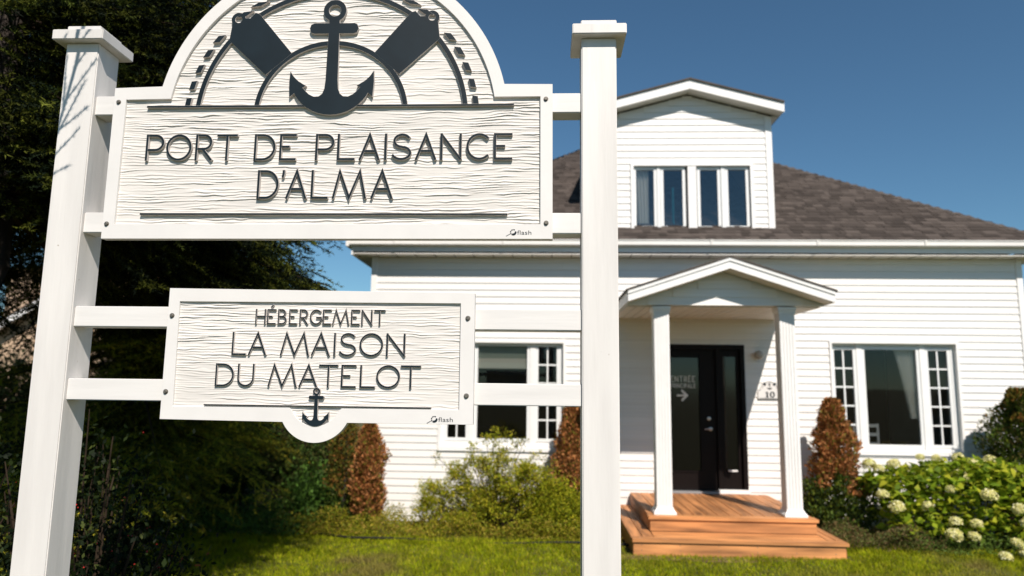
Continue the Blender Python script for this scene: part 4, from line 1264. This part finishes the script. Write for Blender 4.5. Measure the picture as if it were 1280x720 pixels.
def thuja(label, x, y, r, h, n, split, brown, green, blend=.12, r2=None):
    """columnar cedar: sprays over a cone-topped column, colour changes at height split"""
    z0 = float(gz(x, y)) - .01
    t = thing('cedar_shrub', (x, y, z0), label, 'cedar shrub')
    b = MB(); b.tube([(0,0,0),(.01,0,h*.5),(0,0,h*.93)], [.035,.022,.006], 6); b.build('trunk', M['bark'], t)
    u = RNG.uniform(0,1,n); az = RNG.uniform(0,2*np.pi,n)
    z = h*u
    rz = r*np.minimum(1, (1-u)*3.0+.06)**.6 * (.28+.72*vnoise(az*1.6+x*3, z*4.2, 5)+.60*vnoise(az*3.5+x, z*11, 6)) * np.minimum(1, .55+u*3)
    if r2 is not None: rz = np.where(z < split, rz*r2, rz)
    rad = rz*np.sqrt(RNG.uniform(.12,1,n))
    P = np.stack([np.cos(az)*rad, np.sin(az)*rad, z], 1)
    out = np.stack([np.cos(az), np.sin(az), np.full(n,.0)], 1)
    D = unit(out*.6 + np.array([0,0,1.])*.75 + RNG.normal(size=(n,3))*.4)
    nz_ = vnoise(az*2+7, z*6+x, 9)
    isb = (z + (nz_-.5)*blend*4) > split
    cols = np.where(isb[:,None], pal(n, brown, None, .25), pal(n, green, None, .25))
    V, F, C = leaves(P, D, RNG.uniform(.5,1.2,n)*.052, .5, out, .15, cols, .8)
    big_mesh('foliage', V, F, M['thuja'], t, C)
    lb = MB()
    for _ in range(40):
        k = random.randrange(n); p = P[k]
        lb.tube([(0,0,p[2]*.75),(p[0]*.5,p[1]*.5,p[2]*.9),tuple(p)], [.008,.006,.003], 3, cap=False)
    lb.build('branches', M['stem'], t)['kind'] = 'stuff'
    return t
BR_ = [(.42,.16,.05),(.32,.13,.045),(.20,.09,.03),(.50,.22,.08),(.17,.15,.02)]
GR_ = [(.045,.08,.012),(.08,.12,.015),(.12,.15,.015),(.03,.05,.012)]
MX_ = [(.18,.13,.02),(.12,.12,.015),(.28,.12,.03),(.07,.09,.015)]
thuja('red brown cedar at the left corner of the house', -2.38, 9.62, .20, 1.45, 15000, .12, BR_, GR_)
thuja('green and brown cedar left of the red brown one', -2.78, 9.85, .24, 1.55, 6000, .5, MX_, GR_)
thuja('rust coloured cedar beside the right sign post, in front of the left window', .42, 9.75, .23, 1.75, 16000, .62, BR_, GR_)
thuja('rust topped cedar with green base between the porch and the right hand window', 3.90, 9.62, .26, 1.85, 22000, .80, BR_, GR_, r2=1.65)
thuja('dark cedar at the right edge of the photo', 6.30, 9.55, .40, 2.0, 26000, 1.75, MX_, GR_+[(.10,.08,.02)], r2=1.0)
o = thuja('bright green pointed cedar far behind the left sign post', -7.75, 12.2, .32, 3.1, 7000, 3.0, GR_, [(.12,.18,.025),(.16,.22,.03),(.08,.13,.02)])

# ---- hydrangea with creamy heads
hyd = thing('hydrangea', (5.15, 9.2, float(gz(5.15, 9.2))), 'wide hydrangea bush with creamy flower heads below the right hand window', 'hydrangea')
sb = MB()
HL = []
def hyd_pt(surface=False):
    while True:
        x = RNG.uniform(-.98, 1.5); y = RNG.uniform(-.58,.55); 
        top = (.92 + .05*math.sin(x*2.1+.2)) * math.sqrt(max(0, 1-((x-.15)/1.45)**2*.5)) * math.sqrt(max(0, 1-(y/.85)**2*.8))
        if top < .15: continue
        z = top*(RNG.uniform(.82,1.0) if surface else RNG.beta(2.6,1.1)) + .04
        if y < -.35 and not surface: z = z*RNG.uniform(.3,1)
        return Vector((x, y, z+.08))
def leafmesh(k):
    V = []; F = []
    pr_ = [(0,.0),(.18,.30),(.42,.42),(.70,.30),(1,0)]
    cx_ = []
    for i,(s,w) in enumerate(pr_):
        bend = -.25*s*s
        V += [(-w*.72, s, bend+.10*w*2), (0, s, bend), (w*.72, s, bend+.10*w*2)]
    for i in range(4):
        a = i*3; F += [(a,a+1,a+4,a+3),(a+1,a+2,a+5,a+4)]
    me = bpy.data.meshes.new('leaf'); me.from_pydata(V, [], F)
    me.materials.append(mat('hydrangea leaf %d' % k, [(.21,.31,.015),(.30,.38,.02),(.12,.20,.01),(.42,.42,.03)][k], .65, spec=.15, noise=(3,.2,(1,1,1)), var=.15))
    nt = me.materials[0].node_tree
    t_ = nt.nodes.new('ShaderNodeBsdfTranslucent'); t_.inputs[0].default_value = (.26,.36,.02,1)
    mx = nt.nodes.new('ShaderNodeMixShader'); mx.inputs[0].default_value = .35
    nt.links.new(nt.nodes['Principled BSDF'].outputs[0], mx.inputs[1]); nt.links.new(t_.outputs[0], mx.inputs[2])
    nt.links.new(mx.outputs[0], nt.nodes['Material Output'].inputs[0])
    me.polygons.foreach_set('use_smooth', [True]*len(me.polygons))
    return me
LM = [leafmesh(k) for k in range(4)]
for i in range(290):
    p = hyd_pt(i % 2 == 0)
    o = bpy.data.objects.new('leaf', random.choice(LM)); COL.objects.link(o); o.parent = hyd
    o.location = p; s = random.uniform(.09,.145); o.scale = (s,s,s)
    o.rotation_euler = (random.gauss(-.15,.45), random.gauss(0,.45), random.uniform(0, 2*math.pi))
# deeper leaves, one mass
n = 5200
P = np.array([tuple(hyd_pt()) for _ in range(n)])
D = unit(RNG.normal(size=(n,3))*[1,1,.5]+[0,0,.1])
V, F, C = leaves(P, D, RNG.uniform(.06,.13,n), .7, np.tile([0,0,1.],(n,1)), .2, pal(n, [(.19,.28,.015),(.27,.34,.02),(.10,.16,.01),(.36,.38,.025)], None, .2), .5)
o = big_mesh('inner_leaves', V, F, M['leaf'], hyd, C); o['kind'] = 'stuff'
for _ in range(60):
    p = hyd_pt(); sb.tube([(p.x*.35,p.y*.35,0),(p.x*.75,p.y*.75,p.z*.6),tuple(p)], [.007,.005,.003], 4, cap=False)
# flower heads at measured spots (x, z offsets relative, y)
def headmesh(k):
    n = 420; v = unit(RNG.normal(size=(n,3))); v[:,2] = np.where(v[:,2] < -.5, -v[:,2], v[:,2])
    rad = 1 + .12*(vnoise(v[:,0]*3+k*5, v[:,1]*3+v[:,2]*2, k)-.5)*2
    P = v*np.array([1,1,.85])*rad[:,None]*.85
    D = unit(np.cross(v, RNG.normal(size=(n,3))) + v*.35)
    V, F, C = leaves(P, D, RNG.uniform(.22,.34,n), .95, v, .1, pal(n, [(.80,.74,.36),(.74,.68,.28),(.85,.82,.52),(.60,.60,.2)], None, .1), .25)
    me = bpy.data.meshes.new('flower_head')
    me.from_pydata([tuple(q) for q in V], [], [tuple(int(i) for i in q) for q in F]); me.materials.append(M['petal'])
    ca = me.color_attributes.new('Col','FLOAT_COLOR','POINT'); c4 = np.ones((len(V),4),np.float32); c4[:,:3] = C
    ca.data.foreach_set('color', c4.ravel())
    return me
HM = [headmesh(k) for k in range(4)]
# pixel-free list: world x, y, z, radius (from the photograph's proportions)
HEADS = [(4.28,9.45,.86,.075),(4.40,9.45,.80,.065),(4.62,9.5,.86,.075),(4.78,9.4,.74,.065),(4.99,9.55,.95,.05),(5.22,9.6,.93,.055),(5.45,9.5,.96,.07),
         (5.28,9.2,.76,.085),(5.53,9.3,.90,.065),(5.80,9.4,.92,.085),(6.02,9.2,.80,.08),(4.22,9.0,.54,.065),(4.36,8.95,.40,.08),(4.73,8.95,.42,.06),
         (5.41,8.85,.57,.085),(4.92,8.72,.28,.065),(5.08,8.65,.13,.062),(4.86,8.66,.14,.085),(5.15,8.7,.27,.060),(5.50,8.55,.09,.06),(5.60,8.55,-.02,.075),
         (5.75,8.85,.42,.07),(5.78,8.75,.28,.075),(5.86,8.6,.10,.09),(5.30,8.45,-.05,.065),(6.05,8.9,.5,.08),(5.98,8.7,.22,.07),(5.05,9.0,.62,.05)]
for (x,y,z,r_) in HEADS:
    o = bpy.data.objects.new('flower_head', random.choice(HM)); COL.objects.link(o); o.parent = hyd
    q = Vector((x,y,z)); mv = .30 if z < .7 else .16; kk = mv/q.y; q = Vector((x*(1-kk), y-mv, 1.84+(z-1.84)*(1-kk))) - hyd.location; o.location = q
    s = r_*1.12; o.scale = (s, s, s*.95); o.rotation_euler = (random.gauss(0,.3), random.gauss(0,.3), random.uniform(0,6.28))
    sb.tube([(q.x*.45,q.y*.4,0),(q.x*.8,q.y*.8,max(.02,q.z*.55)),(q.x,q.y+.02,q.z-.02)], [.007,.005,.004], 4, cap=False)
sb.build('stems', M['stem'], hyd)

# ------------------------------------------------------------------ grass and low plants
def scatter_grass(name, label, cat, n, xr, yr, hgt, wid, cols, wts, mask=None, lean=.5):
    x = RNG.uniform(*xr, n); y = RNG.uniform(*yr, n)
    keep = (y < 10.12) & ~((x > .95) & (x < 3.38) & (y > 7.97))
    if mask is not None: keep &= mask(x, y)
    x, y = x[keep], y[keep]; n = len(x)
    z = gz(x, y)
    P = np.stack([x,y,z-.004],1)
    az = RNG.uniform(0,2*np.pi,n)
    L = hgt*RNG.uniform(.5,1.25,n)*(.6+.8*vnoise(x*2.5+40, y*2.5+40, 8))
    ln = RNG.uniform(.1,lean*2,n)
    D1 = unit(np.stack([np.cos(az)*ln, np.sin(az)*ln, np.ones(n)],1))
    D2 = unit(np.stack([np.cos(az)*ln*2.6, np.sin(az)*ln*2.6, np.ones(n)*.8],1))
    S = np.stack([-np.sin(az), np.cos(az), np.zeros(n)],1)
    a2 = RNG.uniform(0,2*np.pi,n); S = unit(S + np.stack([np.cos(a2),np.sin(a2),np.zeros(n)],1)*.6)
    w = (wid*RNG.uniform(.6,1.3,n))[:,None]; L = L[:,None]
    m = P + D1*L*.55; t = m + D2*L*.5
    V = np.stack([P-S*w/2, P+S*w/2, m+S*w*.35, m-S*w*.35, t], 1).reshape(-1,3)
    k = np.arange(n)[:,None]*5
    F = np.concatenate([k+[0,1,2], k+[0,2,3], k+[3,2,4]], 0)
    pt = vnoise(x*1.1+10, y*1.1+10, 12)[:,None]; pt2 = vnoise(x*5+10, y*5+10, 13)[:,None]
    c = pal(n, cols, wts, .2)
    dry = np.array([.26,.20,.07])
    cl_ = vnoise(x*14+3, y*9+8, 15)[:,None]; c = c*(.62+.8*cl_)
    kk = np.clip((pt-.58)*3.2,0,.75)*np.clip(pt2*1.6,0,1)
    c = c*(1-kk) + dry*kk*RNG.uniform(.7,1.2,(n,1))
    o = big_mesh(name, V, F, M['grass'], None, np.repeat(c,5,0))
    tag(o, label, cat, kind='stuff')
    return o
GC = [(.22,.27,.006),(.29,.32,.008),(.14,.19,.006),(.40,.36,.03)]
scatter_grass('lawn_grass', 'short sunlit green lawn grass in front of the house', 'grass', 260000, (-6.2,6.8), (5.6,8.6), .052, .0055, GC, [.35,.3,.2,.15])
scatter_grass('lawn_grass', 'longer unmown grass along the garden bed', 'grass', 30000, (-5.5,6.8), (8.2,9.2), .075, .006, GC, [.3,.3,.15,.25], mask=lambda x,y: y < 8.75+.2*np.sin(x*2))

def weeds(name, label, n, xr, yr, h, colors, size=.035, mask=None, seed=1):
    x = RNG.uniform(*xr, n); y = RNG.uniform(*yr, n)
    keep = ~((x > .95) & (x < 3.38))
    if mask is not None: keep &= mask(x,y)
    x, y = x[keep], y[keep]; n = len(x)
    hh = h*(.25+1.1*vnoise(x*4, y*4, seed))
    z = gz(x,y) + RNG.uniform(0,1,n)*hh
    D = unit(RNG.normal(size=(n,3))*[1,1,.4] + [0,0,.5])
    V, F, C = leaves(np.stack([x,y,z],1), D, RNG.uniform(.6,1.3,n)*size, .45, np.tile([0,0,1.],(n,1)), .2, pal(n, colors, None, .25), .7)
    o = big_mesh(name, V, F, M['leaf'], None, C)
    return tag(o, label, 'ground cover', kind='stuff')
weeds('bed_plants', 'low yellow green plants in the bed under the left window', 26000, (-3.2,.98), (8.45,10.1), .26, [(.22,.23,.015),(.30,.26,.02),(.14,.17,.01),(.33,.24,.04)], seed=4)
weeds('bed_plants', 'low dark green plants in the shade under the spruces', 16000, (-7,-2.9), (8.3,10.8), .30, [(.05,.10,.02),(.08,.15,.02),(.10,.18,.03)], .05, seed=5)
weeds('bed_plants', 'brownish dry plants between the steps and the hydrangea', 9000, (3.4,4.6), (8.3,9.4), .26, [(.14,.10,.04),(.18,.12,.05),(.09,.11,.03),(.12,.15,.03)], seed=6)
weeds('bed_plants', 'low green leaves at the foot of the hydrangea', 9000, (4.2,6.8), (8.2,9.9), .22, [(.08,.14,.02),(.12,.18,.03)], seed=7)
# bare soil
b = MB()
pts = [(1.7+1.1*math.cos(a)*(1+.15*math.sin(3*a))-.0, 7.86+.13*math.sin(a)*(1+.2*math.cos(5*a))) for a in np.linspace(0, 2*math.pi, 24)[:-1]]
n = len(pts); b.v = [(x, y, float(gz(x,y))+.006) for x, y in pts]; b.f = [tuple(range(n))]; b.m = [0]
o = b.build('soil_patch', mat('dry soil', (.20,.12,.07), .95, noise=(20,.4,(1,1,1)), bump=(30,1,(1,1,1)))); tag(o, kind='structure')
# black edging pipe along the bed
e = MB()
path = []
for i in range(40):
    x = -3.0 + i*(4.05)/39
    y = 9.0 - .62*min(1, max(0, (x+3.0)/.75))**.7 + .03*math.sin(x*3)
    path.append((x, y, float(gz(x,y))+.020+.014*math.sin(x*2.2)))
e.tube(path, .014, 8)
o = e.build('garden_edging', M['edging'], smooth=True); tag(o, 'black plastic edging strip between the lawn and the garden bed', 'garden edging')

# ------------------------------------------------------------------ neighbour's house far left
nb = thing('house', (-15.2, 21, -.1), 'peach coloured neighbouring house with white trimmed gable glimpsed behind the left post', 'house')
def N_(o): return rel(nb, o)
gx, gw_, ge, gp_ = -15.0, 2.6, 3.0, 4.6
b = MB(); b.prism_y([(gx-gw_,-.1),(gx+gw_,-.1),(gx+gw_,ge),(gx,gp_),(gx-gw_,ge)], 21, 28)
nbw = N_(b.build('wall', M['peach'], nb))
b = MB()
for s in (-1,1):
    b.prism_y([(gx,gp_+.28),(gx+s*(gw_+.5),ge-.04+.0),(gx+s*(gw_+.5),ge-.2),(gx,gp_+.10)], 20.75, 28.3)
N_(b.build('roof', M['brownroof'], nb))
b = MB()
for s in (-1,1):
    b.prism_y([(gx,gp_+.12),(gx+s*(gw_+.5),ge-.18),(gx+s*(gw_+.5),ge-.40),(gx,gp_-.10)], 20.6, 20.74)
N_(b.build('fascia', M['trim'], nb))
b = MB(); b.box(gx-3.4, gx+2.3, 22.6, 27.9, -.1, 5.6); N_(b.build('upper_wall', M['peach'], nb))
b = MB(); b.box(gx+1.9, gx+5.5, 21.4, 27.5, -.1, 2.35); N_(b.build('wing_wall', M['peach'], nb))
b = MB(); b.prism_x([(20.3,2.35),(24.3,3.9),(28.2,2.35),(28.2,2.2),(24.3,3.75),(20.3,2.2)], gx+1.7, gx+5.8); N_(b.build('wing_roof', mat('weathered brown roof', (.16,.115,.09), .8, noise=(5,.3,(1,1,1))), nb))
b = MB(); b.box(gx+1.68, gx+5.82, 20.2, 20.29, 2.16, 2.36); N_(b.build('wing_fascia', mat('grey fascia', (.3,.28,.27), .6), nb))
# far trees closing the view
far = [(-10.5,19,3.2,3.4),(-8.2,21,2.4,2.6),(-20,20,3,4.2),(12,24,4,2.6),(-13.2,17.5,1.1,1.2)]
for i,(x,y,r_,h_) in enumerate(far[:3]):
    leafy_shrub('tree', ['broad dark leafy tree behind the spruces', 'smaller dark leafy tree behind the house corner', 'dark leafy tree at the far left'][i], 'tree', x, y, r_*.75, h_, 120, 90, .16, DKG[:3], .7, 1.3, .5, top=.4)

print('objects', len(bpy.data.objects), 'tris', sum(len(m.polygons) for m in bpy.data.meshes))

for o in bpy.data.objects:
    if o.parent is None:
        b_ = o.name.split('.')[0]
        g = {'spruce_tree':'spruces left of the house','cedar_shrub':'columnar cedars planted round the house','shrub':'shrubs in the garden',
             'berry_shrub':'berry shrubs at the left post','sign':'signs on the white stand','curtain':'curtains in the windows','tree':'leafy trees in the distance','house':'houses'}.get(b_)
        if g: o['group'] = g
